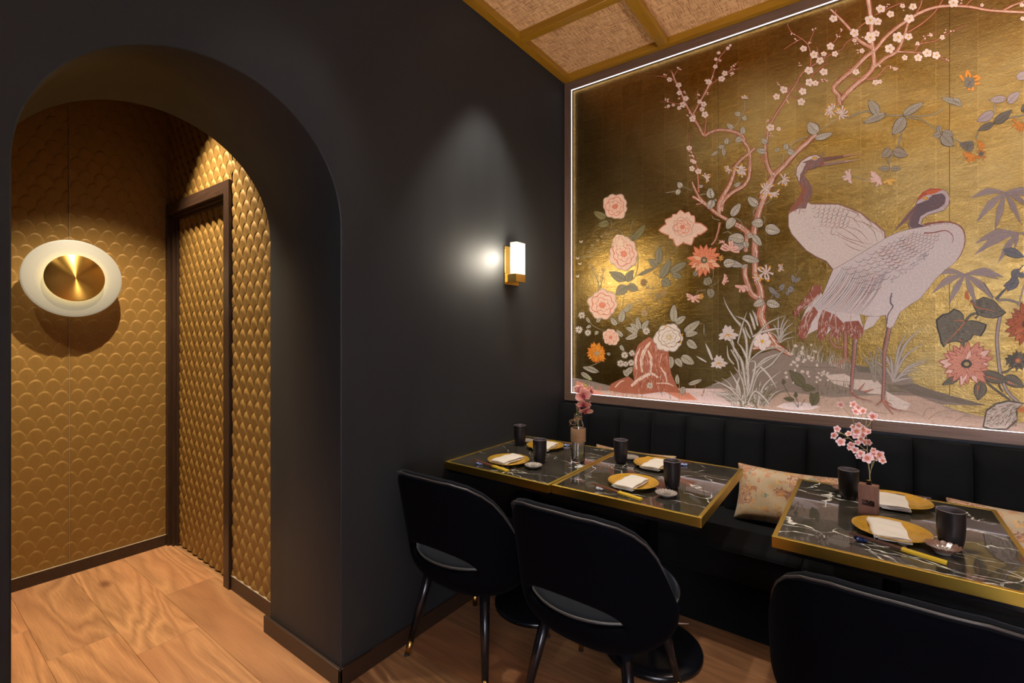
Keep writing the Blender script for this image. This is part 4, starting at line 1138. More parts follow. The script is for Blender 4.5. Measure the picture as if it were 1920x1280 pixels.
def dahlia(P, x, y, rx, ry, col, hi, line, lay=14, n=20, ctr=(90, 82, 60)):
    for ring, (k, m) in enumerate(((1.0, n), (.72, int(n*.8)))):
        for q in range(m):
            a = 2*PI*q/m+ring*.15+PR.uniform(-.08, .08); L0 = k*PR.uniform(.82, 1.08)
            ex, ey = rx*L0*math.cos(a), ry*L0*math.sin(a); L = math.hypot(ex, ey); a2 = math.atan2(ey, ex)
            W_ = L*.30
            c_ = hi if PR.random() < .35 else col
            pts = [(x, y)]
            loc = [(.3, .5), (.6, .55), (.85, .28), (1.0, 0), (.85, -.28), (.6, -.55), (.3, -.5)]
            def tr(kw, kl): return [(x, y)]+[(x+u*L*kl*math.cos(a2)-v*W_*kw*math.sin(a2), y+u*L*kl*math.sin(a2)+v*W_*kw*math.cos(a2)) for u, v in loc]
            P.poly(tr(1.0, 1.0), line, lay+ring*3); P.poly(tr(.8, .94), c_, lay+ring*3+1)
            stroke(P, [(x+math.cos(a2)*L*.3, y+math.sin(a2)*L*.3), (x+math.cos(a2)*L*.8, y+math.sin(a2)*L*.8)], .5, .25, line, lay+ring*3+2)
    blob(P, x, y, rx*.2, ry*.19, ctr, lay+7, 12, wob=.12); blob(P, x, y, rx*.1, ry*.09, (170, 150, 100), lay+8, 8)
    for q in range(10):
        a = q*PI/5; stroke(P, [(x+math.cos(a)*rx*.16, y+math.sin(a)*ry*.16), (x+math.cos(a)*rx*.26, y+math.sin(a)*ry*.25)], .8, .5, ctr, lay+8)
def daisy(P, x, y, r, col=(214, 200, 186), lay=13, ctr=(150, 130, 90), n=11):
    for q in range(n):
        a = 2*PI*q/n+PR.uniform(-.1, .1); blob(P, x+math.cos(a)*r*.6, y+math.sin(a)*r*.6, r*.42, r*.17, (120, 104, 84), lay, 8, a); blob(P, x+math.cos(a)*r*.6, y+math.sin(a)*r*.6, r*.37, r*.12, col, lay+1, 8, a)
    blob(P, x, y, r*.26, r*.24, ctr, lay+2, 8)
def honey(P, x, y, r, a0=0, spread=2*PI, n=8, col=(222, 198, 182), line=(150, 110, 84), yel=True, lay=13):
    for q in range(n):
        a = a0+(q/(n-1)-.5)*spread; L = r*PR.uniform(.75, 1.1); b = a+PR.uniform(-.4, .4)
        p = [(x, y), (x+math.cos(a)*L*.55, y+math.sin(a)*L*.55), (x+math.cos(b)*L, y+math.sin(b)*L)]
        stroke(P, p, r*.12+.5, r*.28+.5, line, lay); stroke(P, p, r*.10, r*.24, col, lay+1)
        if yel and q % 2 == 0: blob(P, p[2][0], p[2][1], r*.17, r*.14, (218, 150, 26), lay+2, 7)
    for q in range(3): stroke(P, [(x, y), (x+PR.uniform(-r, r)*.4, y+PR.uniform(-r, r)*.4)], .5, .3, (96, 84, 60), lay+3)
def blade(P, pts, w_, col=(172, 160, 142), lay=20, line=(92, 84, 62), hi=None):
    stroke(P, pts, w_*.6+.6, .3, line, lay, mid=w_+.7); stroke(P, pts, w_*.6, .15, col, lay+1, mid=w_*.86)
    if hi: stroke(P, pts, w_*.2, .1, hi, lay+2, mid=w_*.3)
def tuft(P, bx_, by_, tips, w_, lay=20, col=(176, 164, 148), spread=3):
    for tx, ty in tips:
        ox = bx_+PR.uniform(-spread, spread); mx, my = (ox*.62+tx*.38), (by_*.35+ty*.65)
        blade(P, [(ox, by_), (mx, my), (tx, ty)], w_*PR.uniform(.8, 1.2), col, lay+PR.choice((0, 2)))

# --- plum tree
P = Paint('painted_plum_tree')
for t, pts, w0, w1 in (
    ('i', [(1010, 970), (930, 850), (890, 740), (850, 640), (870, 540), (830, 440)], 17, 16), ('i', [(1150, 1060), (1080, 1010), (1000, 960), (930, 860)], 8, 14), ('i', [(760, 1000), (900, 985), (1010, 990), (1180, 1075)], 9, 8),
    ('i', [(850, 470), (760, 420), (715, 320), (680, 200), (690, 90)], 12, 10), ('i', [(860, 460), (840, 340), (795, 220), (790, 60), (800, -60)], 14, 12),
    ('h', [(700, 1080), (705, 960), (710, 830), (640, 745), (560, 710), (400, 625), (290, 555), (190, 470), (90, 400), (-10, 345)], 9, 6),
    ('h', [(820, 1180), (820, 950), (810, 800), (850, 640), (890, 500), (960, 330), (1040, 150), (1070, 30)], 13, 11),
    ('h', [(180, 450), (90, 370), (20, 240), (-15, 150)], 6, 3.5), ('h', [(345, 570), (345, 440), (400, 330), (480, 200), (530, 70), (560, -50)], 9, 8), ('h', [(375, 540), (400, 410), (520, 290), (670, 200), (740, 90), (750, -40)], 8, 7),
    ('d', [(-20, 240), (40, 170), (100, 120), (150, 75)], 7, 5), ('d', [(110, 260), (112, 150), (95, 70), (40, 0)], 7, 6),
    ('d', [(200, 480), (250, 380), (300, 300), (390, 210), (480, 110), (570, 30), (640, -40)], 11, 9), ('d', [(300, 310), (250, 210), (235, 90), (235, 10)], 9, 5), ('d', [(240, 190), (205, 160), (195, 130)], 3, 1),
    ('c', [(205, 950), (215, 860), (250, 790), (330, 665), (400, 560), (445, 485), (540, 420), (620, 370), (720, 322)], 5, 1.2), ('c', [(330, 665), (350, 610), (362, 555)], 2, .8), ('c', [(375, 655), (425, 650)], 2, .8),
    ('c', [(400, 600), (470, 560), (600, 535)], 2, .8), ('c', [(500, 520), (545, 465), (620, 415)], 2, .8), ('c', [(495, 440), (500, 380), (480, 300), (430, 255), (370, 215), (342, 160)], 2.4, .8), ('c', [(430, 262), (380, 290), (320, 330)], 1.4, .6), ('c', [(490, 285), (512, 230), (530, 190)], 1.4, .6),
    ('c', [(560, 395), (545, 340), (538, 310)], 1.5, .6), ('c', [(715, 320), (740, 280), (790, 250)], 1.4, 1), ('c', [(640, 300), (680, 245), (705, 200)], 1.3, .5), ('c', [(790, 210), (850, 160), (900, 130)], 1.8, 1.4),
    ('c', [(690, 700), (685, 640), (650, 590), (700, 530), (780, 465), (870, 375), (930, 330), (1000, 245), (1100, 165), (1200, 100), (1300, 57), (1400, 40), (1550, 45), (1700, 70), (1920, 82)], 9, 5),
    ('c', [(700, 665), (780, 580), (870, 505), (918, 440), (915, 350), (905, 270), (900, 140), (880, -20)], 9, 10), ('c', [(905, 320), (820, 270), (760, 195), (690, 120), (630, 62)], 8, 4), ('c', [(660, 95), (668, 60)], 2, 1.5),
    ('c', [(925, 445), (1000, 385), (1070, 345), (1110, 270), (1140, 180), (1155, 120)], 7, 5), ('c', [(1070, 345), (1200, 350), (1300, 362), (1370, 388), (1422, 400)], 3.5, 1), ('c', [(1370, 388), (1400, 415)], 1.4, .6),
    ('c', [(1150, 215), (1250, 150), (1330, 75), (1385, -10)], 2.4, 1.6), ('c', [(870, 530), (930, 520), (975, 475), (1010, 440), (1080, 465)], 2.4, 1), ('c', [(1195, 340), (1230, 295), (1330, 272), (1430, 215), (1535, 165)], 2.2, .7), ('c', [(1230, 292), (1270, 240), (1330, 228)], 1.4, .6),
    ('c', [(1780, 72), (1850, 35), (1920, 12)], 4, 3), ('c', [(1530, 40), (1560, 10), (1590, -10)], 2, 1.2), ('c', [(930, 100), (1030, 50), (1120, 15)], 2, 1.2), ('c', [(1190, 110), (1230, 40), (1240, 0)], 2.5, 1.6), ('c', [(780, 460), (720, 465)], 2, .7), ('c', [(760, 520), (820, 530)], 1.6, .8),
    ('a', [(1345, 500), (1320, 455), (1250, 425), (1160, 415), (1090, 432), (1040, 455), (1000, 385), (950, 305), (900, 215), (870, 140), (830, 60), (805, 0)], 7, 4),
    ('j', [(445, 760), (412, 700), (400, 640), (365, 590)], 5, 1.5), ('j', [(410, 650), (440, 600), (480, 545)], 1.8, .7), ('j', [(400, 700), (330, 675), (260, 660), (180, 655)], 2, .6), ('j', [(510, 990), (440, 990), (350, 975), (245, 962)], 1.8, .5),
    ('a', [(955, 300), (1010, 205), (1060, 110), (1110, 5)], 4, 3), ('j', [(780, 880), (830, 770), (870, 660), (930, 480), (1000, 380), (1090, 280)], 3, .8), ('j', [(840, 765), (930, 700), (1060, 610), (1150, 575), (1235, 553)], 2.4, .6), ('j', [(1070, 600), (1130, 540), (1175, 480)], 1.3, .5),
    ('a', [(1045, 445), (1052, 380), (1060, 310)], 3, 2), ('a', [(940, 435), (930, 520), (948, 590), (985, 680), (996, 770), (1000, 880)], .8, 4), ('a', [(1010, 200), (990, 170), (992, 120)], 1.5, .6), ('j', [(690, 900), (695, 850), (695, 825)], 1.2, .5),
    ('h', [(355, 690), (340, 770), (320, 850), (290, 930), (240, 990)], 4, 3), ('h', [(40, 440), (70, 445), (120, 430)], 4, 2), ('h', [(740, 800), (700, 760), (690, 725)], 2, .8), ('h', [(560, 710), (640, 760), (740, 830), (780, 850)], 10, 9)):
    branch(P, T(t, pts), w0, w1)
for t, L_ in (('j', ((465,765,36),(475,860,34),(550,925,36),(515,1000,38),(470,1040,26),(400,1005,22),(345,1015,22),(630,1170,40),(715,965,28),(765,995,36),(745,1055,32),(780,1120,42),(825,730,38),(980,690,42),(1018,625,36),(905,545,30),(910,455,22),(945,380,24),(1055,325,24),(1085,290,18),(355,700,32),(1110,625,22),(460,560,14))),
    ('a', ((930,550,22),(950,645,16),(968,655,17),(950,705,22),(998,725,25))),
    ('c', ((450,325,24),(520,365,28),(560,405,26),(630,310,26),(585,360,20),(660,360,22),(487,470,30),(585,480,28),(490,550,28),(530,555,22),(445,610,26),(435,680,26),(320,600,26),(270,645,24),(230,850,28),(285,860,16),(650,125,28),(790,220,30),(895,135,38),(945,145,28),(965,60,32),(1030,95,26),(1155,125,34),(895,250,38),(935,225,24),(1080,250,38),(1150,245,28),(1025,325,34),(1215,385,28),(1275,355,32),(1335,370,28),(800,480,24),(930,550,22),(1125,385,20),(1375,250,18),(1450,20,34),(1180,45,26),(840,340,18),(790,270,16),(1060,460,14),(1300,235,13),(1210,290,14),(1640,35,13),(960,545,16),(1910,125,16),(1905,35,16),(1110,40,18)))):
    k = TILES[t][2]
    for x, y, r in L_: q = T(t, [(x, y)])[0]; blossom(P, q[0], q[1], r/k*1.05)
for t, L_ in (('j', ((300,650),(320,1020),(470,560),(800,700),(530,845),(460,940),(700,880),(1110,560),(1130,530),(320,950),(350,960),(800,860),(650,1140),(585,1120),(1100,640),(960,470))), ('c', ((380,230),(400,270),(520,200),(490,290),(430,430),(280,560),(300,585),(215,800),(235,900),(680,240),(700,205),(580,540),(600,530),(1210,290),(1250,250),(1290,230),(1400,210),(1440,200),(1410,400),(800,290),(820,345),(850,240),(960,440),(1040,450),(1075,460),(350,680),(1640,30),(1110,60),(1010,40),(1160,60),(1500,15))), ('a', ((945,600),(960,620),(935,585)))):
    for q in T(t, L_): buds(P, q[0], q[1], 3, 1.5, 3.2)
for t, L_ in (('h', ((235,370,235,225,100),(262,385,215,510,105),(500,610,636,430,115),(560,630,440,785,130),(690,925,458,890,150),(690,940,715,1035,90),(790,850,915,1005,105),(865,470,722,350,125),(940,700,768,700,140),(950,760,1168,815,165),(790,845,715,900,80),(70,210,135,200,45),(290,410,300,370,40),(540,210,640,160,60))),
    ('i', ((900,490,765,545,95),(910,500,1070,545,105),(640,10,850,60,90),(440,90,580,60,110),(700,100,640,130,50))), ('d', ((400,90,400,35,50),(410,95,472,112,60),(245,100,160,90,52),(320,80,330,110,30),(250,40,200,0,50),(350,90,320,80,30))),
    ('a', ((1262,410,1208,368,42),(1330,450,1330,385,46),(1322,470,1272,505,50),(1195,540,1140,545,32),(1185,550,1190,615,34),(1150,570,1090,612,24),(1205,525,1218,470,40),(872,848,845,805,48),(858,860,835,905,42),(1318,300,1265,290,42),(1335,308,1358,345,40),(1100,930,1085,845,70),(1100,940,1070,1010,56))),
    ('c', ((548,890,478,815,88),(520,925,650,885,48)))):
    k = TILES[t][2]
    for x0, y0, x1, y1, w_ in L_:
        a, b = T(t, [(x0, y0), (x1, y1)]); leafp(P, a[0], a[1], b[0], b[1], w_/k, (182, 170, 148), lay=16, hi=(204, 194, 174))
for t, pts in (('h', [(1045, 350), (1010, 410), (930, 450), (850, 480)]), ('h', [(850, 480), (800, 550), (815, 610)]), ('h', [(250, 600), (275, 640), (360, 660)]), ('h', [(560, 630), (630, 670), (660, 735)]), ('h', [(690, 940), (610, 1010), (570, 1075)]), ('h', [(510, 845), (460, 812), (390, 835)]), ('h', [(930, 600), (955, 640), (945, 700)]), ('a', [(755, 885), (830, 872), (880, 842), (950, 870)]), ('a', [(1345, 200), (1345, 260), (1310, 330), (1265, 400)]), ('a', [(1250, 450), (1250, 490), (1190, 530)]), ('c', [(560, 870), (640, 810), (680, 790)]), ('c', [(480, 910), (400, 940), (340, 1000)]), ('d', [(440, 60), (480, 20), (540, 5)]), ('d', [(380, 120), (375, 200)]), ('h', [(90, 325), (130, 312), (190, 318)])):
    stroke(P, T(t, pts), 1.6, 1.1, (120, 110, 84), 14); stroke(P, T(t, pts), .8, .5, (176, 164, 138), 15)
for t, x, y, r, a0, sp_, n in (('c', 635, 735, 48, 3.3, 4.4, 9), ('c', 700, 755, 48, -.6, 5, 9), ('d', 250, 400, 62, 3.4, 4.6, 9), ('d', 300, 430, 50, 1.4, 3, 7), ('d', 380, 330, 52, .3, 4.4, 8), ('i', 905, 175, 100, -.6, 6.2, 9), ('i', 1060, 130, 48, 0, 4, 7), ('i', 830, 225, 62, 2.2, 3.4, 7), ('a', 1225, 705, 34, 2.6, 4, 7), ('a', 1320, 720, 46, 0, 6, 8), ('a', 1345, 180, 34, -1.57, 2.8, 6), ('h', 165, 100, 70, -.6, 3.2, 7), ('d', 40, 250, 50, 1.2, 5.5, 8)):
    q = T(t, [(x, y)])[0]; honey(P, q[0], q[1], r/TILES[t][2], a0, sp_, n, lay=20)
q = T('i', [(870, 930)])[0]; blossom(P, q[0], q[1], 17, 22, (226, 208, 196), (150, 110, 90), (220, 160, 20))
P.build()

# --- garden flowers on the left
P = Paint('painted_flowers')
OL_ = (120, 108, 62); OD = (62, 54, 26)
for t, L_, c in (('a', ((310,1075,213,1025,62),(330,1105,240,1128,60),(500,1245,606,1118,58),(520,1240,480,1180,30)), OL_), ('b', ((440,335,320,270,70),(450,345,492,255,58),(455,375,365,440,75),(450,370,532,405,62),(665,235,605,175,56),(680,215,690,75,60),(690,320,770,175,62),(700,330,768,365,72),(760,272,890,200,58),(775,285,852,312,48),(525,298,660,235,30)), (134, 124, 92)),
    ('b', ((790,640,792,500,62),(800,650,880,590,52),(860,710,985,622,62),(870,735,970,712,46),(885,765,962,828,64),(765,880,770,975,54),(840,880,942,940,72),(800,900,850,965,54),(530,720,436,672,44),(530,725,432,760,44),(535,700,470,640,40),(545,690,522,590,42),(560,695,610,618,44),(400,640,420,540,56),(375,660,330,600,44),(420,740,370,690,36),(400,800,430,850,30),(470,520,420,560,40),(180,640,150,600,24),(190,660,150,680,24),(230,640,260,590,30),(240,700,215,730,28),(330,870,300,860,24),(150,960,250,1000,40),(240,1000,120,960,44),(110,1000,200,1060,40),(440,1010,490,960,50),(460,1030,420,980,40),(860,1100,850,1170,44),(890,1090,1000,1050,36),(820,1090,815,1010,36),(1010,740,1010,640,10)), (172, 160, 136)),
    ('b', ((930,300,985,255,44),(1040,370,1015,310,60),(1050,390,1060,465,66),(1060,360,1040,300,44)), (140, 128, 100)),
    ('b', ((1160,190,1300,230,60),(1190,100,1320,60,80),(1180,20,1310,80,90)), (176, 164, 150))):
    k = TILES[t][2]
    for x0, y0, x1, y1, w_ in L_: a, b = T(t, [(x0, y0), (x1, y1)]); leafp(P, a[0], a[1], b[0], b[1], w_/k, c, OD if c is OL_ else GD, lay=9)
for t, pts in (('a', [(340, 1090), (345, 1150), (300, 1260)]), ('a', [(370, 1160), (420, 1180), (440, 1230)]), ('a', [(510, 1095), (490, 1160), (485, 1240)]), ('b', [(500, 70), (530, 160), (512, 290), (440, 400), (412, 530)]), ('b', [(515, 300), (600, 262), (665, 235), (740, 165), (830, 75)]), ('b', [(640, 280), (690, 300), (760, 275)]), ('b', [(330, 560), (360, 600), (400, 650)]), ('b', [(440, 560), (490, 620), (530, 700)]), ('b', [(240, 412), (242, 360), (205, 270), (180, 215)]), ('b', [(245, 400), (265, 340), (275, 270)]), ('b', [(1120, 335), (1070, 370), (1040, 370)]), ('b', [(1020, 400), (970, 410), (950, 430)]), ('b', [(1075, 250), (1075, 310), (1050, 350)]), ('b', [(110, 165), (160, 160), (210, 150)]), ('b', [(160, 600), (200, 660), (290, 700)]), ('b', [(160, 960), (220, 940), (300, 900)])):
    stroke(P, T(t, pts), 1.7, 1.1, (92, 80, 50), 8); stroke(P, T(t, pts), .8, .5, (164, 146, 112), 9)
for t, x, y, rx, ry in (('a', 375, 990, 100, 98), ('b', 425, 140, 112, 128), ('b', 270, 510, 112, 112), ('b', 330, 745, 62, 66)):
    q = T(t, [(x, y)])[0]; k = TILES[t][2]; peony(P, q[0], q[1], rx/k, ry/k, (224, 184, 158))
q = T('b', [(400, 60)])[0]; peony(P, q[0], q[1], 14, 17, (222, 190, 160), ctr=False, lay=16)
q = T('a', [(880, 1150)])[0]
for a, L in ((-2.2, 30), (-1.7, 32), (-1.2, 31), (-.8, 30), (-2.7, 34), (3.05, 42), (.05, 44), (.5, 30), (1.1, 34), (1.9, 34), (2.5, 30)): petalp(P, q[0], q[1], a, L, 24, (226, 190, 164), (200, 120, 88), 14, .1)
peony(P, q[0], q[1]-2, 22, 20, (226, 184, 158), lay=18, n=8)
q = T('b', [(755, 745)])[0]; peony(P, q[0], q[1], 29, 27, (220, 202, 184), (130, 116, 90), n=11, mid=(214, 190, 150))
for dx, dy in ((25, -5), (22, 10), (-5, -20)): blob(P, q[0]+dx, q[1]+dy, 1.2, 3, (216, 150, 40), 24, rot=.6)
q = T('b', [(1010, 185)])[0]; dahlia(P, q[0], q[1], 32, 32, (220, 132, 90), (228, 178, 138), (190, 92, 56), n=17)
q = T('b', [(230, 862)])[0]; dahlia(P, q[0], q[1], 19, 22, (214, 126, 22), (224, 148, 40), (176, 88, 16), n=24, ctr=(150, 140, 120))
for x, y, r, c in ((570, 348, 30, (140, 100, 20)), (715, 425, 30, (176, 130, 40)), (675, 445, 26, (150, 120, 60)), (470, 520, 28, (170, 150, 100)), (575, 570, 30, (190, 150, 90)), (120, 585, 28, 0), (100, 690, 30, 0), (165, 712, 26, 0), (432, 875, 28, 0), (402, 935, 28, 0), (440, 940, 22, 0), (590, 700, 30, 0), (485, 860, 24, 0), (480, 930, 26, 0), (615, 1095, 26, 0)):
    q = T('b', [(x, y)])[0]; daisy(P, q[0], q[1], r/3.879, c or (212, 198, 180))
for x, y, r, a0, sp_, yl in ((1200, 110, 70, -1.4, 3.6, False), (1150, 325, 38, .3, 3, False), (1290, 370, 52, 1.6, 3, False), (932, 450, 52, 1.7, 3.8, False), (985, 450, 24, 0, 5, True), (1130, 170, 22, 0, 5, True), (1140, 60, 24, -1.5, 3, False)):
    q = T('b', [(x, y)])[0]; honey(P, q[0], q[1], r/3.879, a0, sp_, 8, (224, 176, 156) if not yl else (220, 170, 60), (184, 96, 76), yl, 18)
for x, y in ((210, 260), (180, 230), (225, 310), (240, 350), (270, 265), (265, 320), (600, 390), (640, 400), (620, 440), (520, 500), (560, 510), (600, 540), (540, 480), (650, 480), (690, 500), (200, 85), (220, 110), (180, 130), (270, 20), (240, 50), (290, 0), (90, 180), (110, 220), (95, 310), (115, 60)):
    q = T('b', [(x, y)])[0]; a = PR.uniform(-2.4, -.7)
    for s in (-.6, .5): leafp(P, q[0], q[1], q[0]+math.cos(a+s)*6, q[1]+math.sin(a+s)*6, 3, (150, 128, 84) if x > 150 else (190, 170, 140), (96, 80, 50), 10, False)
# scarlet rock
rk = [(500,1060),(492,980),(500,880),(530,800),(570,770),(610,742),(650,775),(700,830),(752,850),(756,930),(770,1010),(806,1090),(840,1150),(700,1140),(560,1160),(420,1150),(320,1130),(330,1085),(400,1050),(460,1030)]
P.poly(T('b', rk), (168, 96, 68), 11)
for pts, w_ in (([(560, 1000), (555, 900), (590, 820), (620, 780)], 7), ([(620, 1010), (625, 900), (600, 840)], 6), ([(690, 960), (730, 1020), (740, 1070)], 4), ([(520, 980), (515, 900), (545, 820)], 4), ([(480, 1100), (540, 1050), (620, 1010), (680, 1040)], 7), ([(360, 1110), (400, 1070), (430, 1060)], 3), ([(660, 1080), (740, 1080), (790, 1100)], 3), ([(700, 860), (690, 930)], 2.4)):
    stroke(P, T('b', pts), w_*.5, w_*.3, (224, 194, 172), 12, .3, mid=w_)
for k in range(260):
    x = PR.uniform(500, 750); y = PR.uniform(800, 1120); stroke(P, T('b', [(x, y), (x+PR.uniform(-14, 14), y+PR.uniform(16, 36))]), .8, .3, PR.choice(((110, 46, 26), (178, 88, 56), (206, 140, 112), (128, 60, 38), (224, 190, 168))), 13)
P.build()

# --- ground, grasses and irises
P = Paint('painted_ground')
gr = [(1060, 706), (1100, 712), (1140, 722), (1200, 730), (1260, 727), (1318, 728), (1352, 716), (1380, 700), (1400, 684), (1421, 664), (1450, 656), (1482, 656), (1512, 672), (1563, 680), (1603, 682), (1634, 692), (1700, 700), (1715, 719), (1753, 735), (1785, 742), (1844, 758.6), (1800, 759), (1764, 758), (1780, 765), (1800, 771), (1844, 782), (1860, 786), (1990, 800), (1990, 860), (1400, 860), (1060, 830)]
P.poly(gr, (140, 122, 106), 1)
P.poly([(1060, 722), (1130, 732), (1200, 729), (1290, 728), (1370, 728), (1420, 740), (1480, 735), (1560, 745), (1650, 740), (1720, 742), (1770, 760), (1800, 771), (1850, 783), (1900, 792), (1990, 800), (1990, 860), (1060, 860)], (186, 156, 134), 2)
P.poly([(1190, 733), (1280, 728), (1350, 729), (1376, 742), (1370, 760), (1280, 752), (1200, 742)], (214, 186, 174), 3)
P.poly(T('e', [(370, 1095), (440, 1060), (560, 1050), (680, 1060), (780, 1095), (700, 1120), (540, 1130)]), (220, 200, 190), 3)
for t, pts, c in (('e', [(820, 800), (1000, 790), (1100, 840), (1300, 850), (1350, 900), (1250, 960), (1080, 930), (900, 880)], (206, 186, 168)), ('e', [(1180, 900), (1360, 900), (1350, 980), (1200, 970)], (212, 192, 172)), ('e', [(1390, 980), (1480, 1020), (1510, 1060), (1400, 1060)], (212, 196, 180)), ('e', [(1440, 1100), (1575, 1040), (1575, 1080), (1500, 1130)], (212, 192, 180)), ('e', [(1100, 710), (1230, 730), (1300, 790), (1120, 770)], (108, 96, 78)), ('e', [(1380, 880), (1575, 900), (1575, 960), (1420, 960)], (122, 108, 84)),
    ('g', [(-60, 790), (60, 800), (60, 870), (-40, 850)], (206, 188, 170)), ('g', [(90, 850), (180, 900), (300, 960), (260, 1010), (120, 980)], (212, 194, 178)), ('g', [(160, 800), (330, 790), (500, 850), (640, 890), (920, 968), (800, 972), (560, 930), (330, 880)], (112, 98, 82)), ('g', [(900, 1130), (1000, 1128), (980, 1160)], (196, 120, 86)),
    ('b', [(80, 1060), (140, 1080), (200, 1120), (280, 1160), (180, 1160), (80, 1140)], (216, 140, 112)), ('b', [(720, 1140), (800, 1130), (900, 1150), (960, 1200), (840, 1200)], (206, 130, 100))):
    P.poly(T(t, pts), c, 4)
for t, pts in (('g', [(100, 850), (300, 870), (470, 930), (560, 960)]), ('g', [(440, 1090), (520, 1030), (620, 1010)]), ('g', [(400, 1060), (430, 1000), (500, 990)]), ('g', [(660, 1110), (740, 1060), (880, 1080)]), ('g', [(160, 800), (330, 850), (560, 900), (920, 968)]), ('g', [(560, 975), (700, 1020), (900, 1075)]), ('e', [(560, 720), (700, 730), (900, 730), (1050, 720)]), ('e', [(860, 850), (1000, 860), (1100, 880)]), ('e', [(1100, 1150), (1250, 1140), (1400, 1160)]), ('e', [(760, 1130), (850, 1140), (950, 1120)]), ('g', [(100, 960), (200, 1010), (330, 1030), (420, 1080)])):
    stroke(P, T(t, pts), .9, .4, (104, 88, 58), 6)
for k in range(150):
    x = PR.uniform(1420, 1840); y = PR.uniform(690, 800)
    if y < 680+max(0, (x-1700))*.62: continue
    a = PR.uniform(-.3, .3); stroke(P, [(x, y), (x+PR.uniform(5, 16), y+a*9)], .6, .3, PR.choice(((112, 96, 66), (168, 148, 122), (96, 84, 60))), 5)
for k in range(70):
    x = PR.uniform(1090, 1320); y = PR.uniform(726, 752); stroke(P, [(x, y), (x+PR.uniform(-4, 4), y-PR.uniform(4, 14))], 1.6, .3, PR.choice(((196, 104, 72), (206, 130, 98), (150, 136, 110), (120, 104, 76))), 7)
# short grasses along the bank
for k in range(120):
    x = PR.uniform(1478, 1600); b = 656+max(0, x-1480)*.27; stroke(P, [(x, b+8), (x+PR.uniform(-3, 5), b-4), (x+PR.uniform(-7, 9), b-PR.uniform(8, 26))], 1.3, .2, PR.choice(((190, 176, 158), (150, 138, 112), (112, 102, 72))), 8)
for k in range(60):
    x, y = T('e', [(PR.uniform(700, 1060), PR.uniform(900, 990))])[0]; stroke(P, [(x, y), (x+PR.uniform(-3, 3), y-PR.uniform(5, 13))], 1.2, .2, PR.choice(((92, 84, 48), (128, 116, 80))), 8)
P.build()
P = Paint('painted_irises')
G1 = (180, 166, 150); 
for pts, w_ in (([(690,1290),(700,1100),(695,920),(650,780),(560,670),(480,540),(445,440)], 7), ([(760,860),(720,740),(660,685),(570,652)], 5), ([(600,945),(650,760),(705,595)], 4.5), ([(710,1250),(725,1120),(760,960),(830,840),(950,720),(1130,645)], 7), ([(760,880),(860,830),(1000,795),(1085,790)], 5), ([(325,1130),(285,1030),(248,950)], 6), ([(260,1155),(200,1120),(148,1090)], 4), ([(560,1050),(545,940),(490,830)], 5), ([(790,800),(760,690),(730,615)], 6), ([(820,760),(795,660),(760,590)], 5), ([(700,1290),(640,1150),(560,1000),(500,900)], 6), ([(740,900),(700,830),(680,765)], 5), ([(560,1180),(500,1100),(485,970)], 5), ([(720,1150),(850,1040),(1000,1000),(1130,1030)], 4), ([(760,1260),(900,1120),(1140,1035)], 5), ([(620,1290),(600,1150),(540,1040),(520,1020)], 5)):
    blade(P, T('i', pts), w_, PR.choice((G1, (158, 146, 124), (190, 176, 162))), PR.choice((14, 17, 20)), hi=(206, 194, 180))
for pts, w_ in (([(100,1000),(110,700),(60,560),(10,500)], 7), ([(130,1030),(200,800),(330,700),(430,580),(480,575)], 5), ([(150,760),(250,690),(430,585)], 4), ([(90,900),(60,700),(20,600)], 8), ([(60,1060),(20,900),(-60,760)], 6), ([(110,1060),(180,950),(300,1060),(260,1085)], 5), ([(100,1000),(140,900),(180,690),(110,680)], 6), ([(200,700),(300,800),(380,930)], 5), ([(80,1060),(0,980),(-120,880),(-220,890)], 6), ([(60,1040),(-60,920),(-200,850)], 5), ([(40,1060),(-80,980),(-190,960)], 5), ([(90,1060),(60,850),(-20,720)], 6), ([(180,1080),(160,960),(90,830)], 6), ([(200,1085),(260,900),(420,760)], 4), ([(120,1080),(170,820),(250,700)], 5), ([(20,1080),(10,900),(60,760)], 6), ([(60,1085),(110,940),(120,780)], 6)):
    blade(P, T('e', pts), w_, PR.choice((G1, (160, 148, 128), (196, 182, 168))), PR.choice((14, 17, 20)), hi=(210, 198, 186))
for k in range(60):
    bx_ = PR.uniform(1372, 1440); a = PR.uniform(-2.9, -.3); L = PR.uniform(20, 62); by_ = 766-PR.uniform(0, 20)
    blade(P, [(bx_, by_), (bx_+math.cos(a)*L*.5+2, by_+math.sin(a)*L*.6), (bx_+math.cos(a)*L, by_+math.sin(a)*L*.85)], PR.uniform(2, 4), PR.choice((G1, (150, 138, 112), (128, 118, 88), (200, 186, 170))), PR.choice((11, 14, 17)))
tuft(P, 1462, 642, T('e', [(340, 330), (390, 250), (460, 250), (530, 320), (525, 400), (350, 420), (490, 280), (545, 450), (300, 400)]), 3.2, 12)
tuft(P, 1676, 716, T('g', [(390, 330), (410, 455), (450, 585), (440, 610), (370, 660), (20, 480), (-10, 600), (265, 370), (350, 690), (60, 560), (130, 560), (330, 740)]), 5, 12, (176, 162, 148))
tuft(P, 1660, 718, T('g', [(20, 470), (-60, 560), (-90, 590), (80, 500), (10, 620)]), 4.5, 12, (150, 138, 118)); tuft(P, 1640, 716, T('e', [(1150, 600), (1230, 570), (1300, 560), (1180, 660), (1320, 620)]), 4, 12, (150, 138, 118))
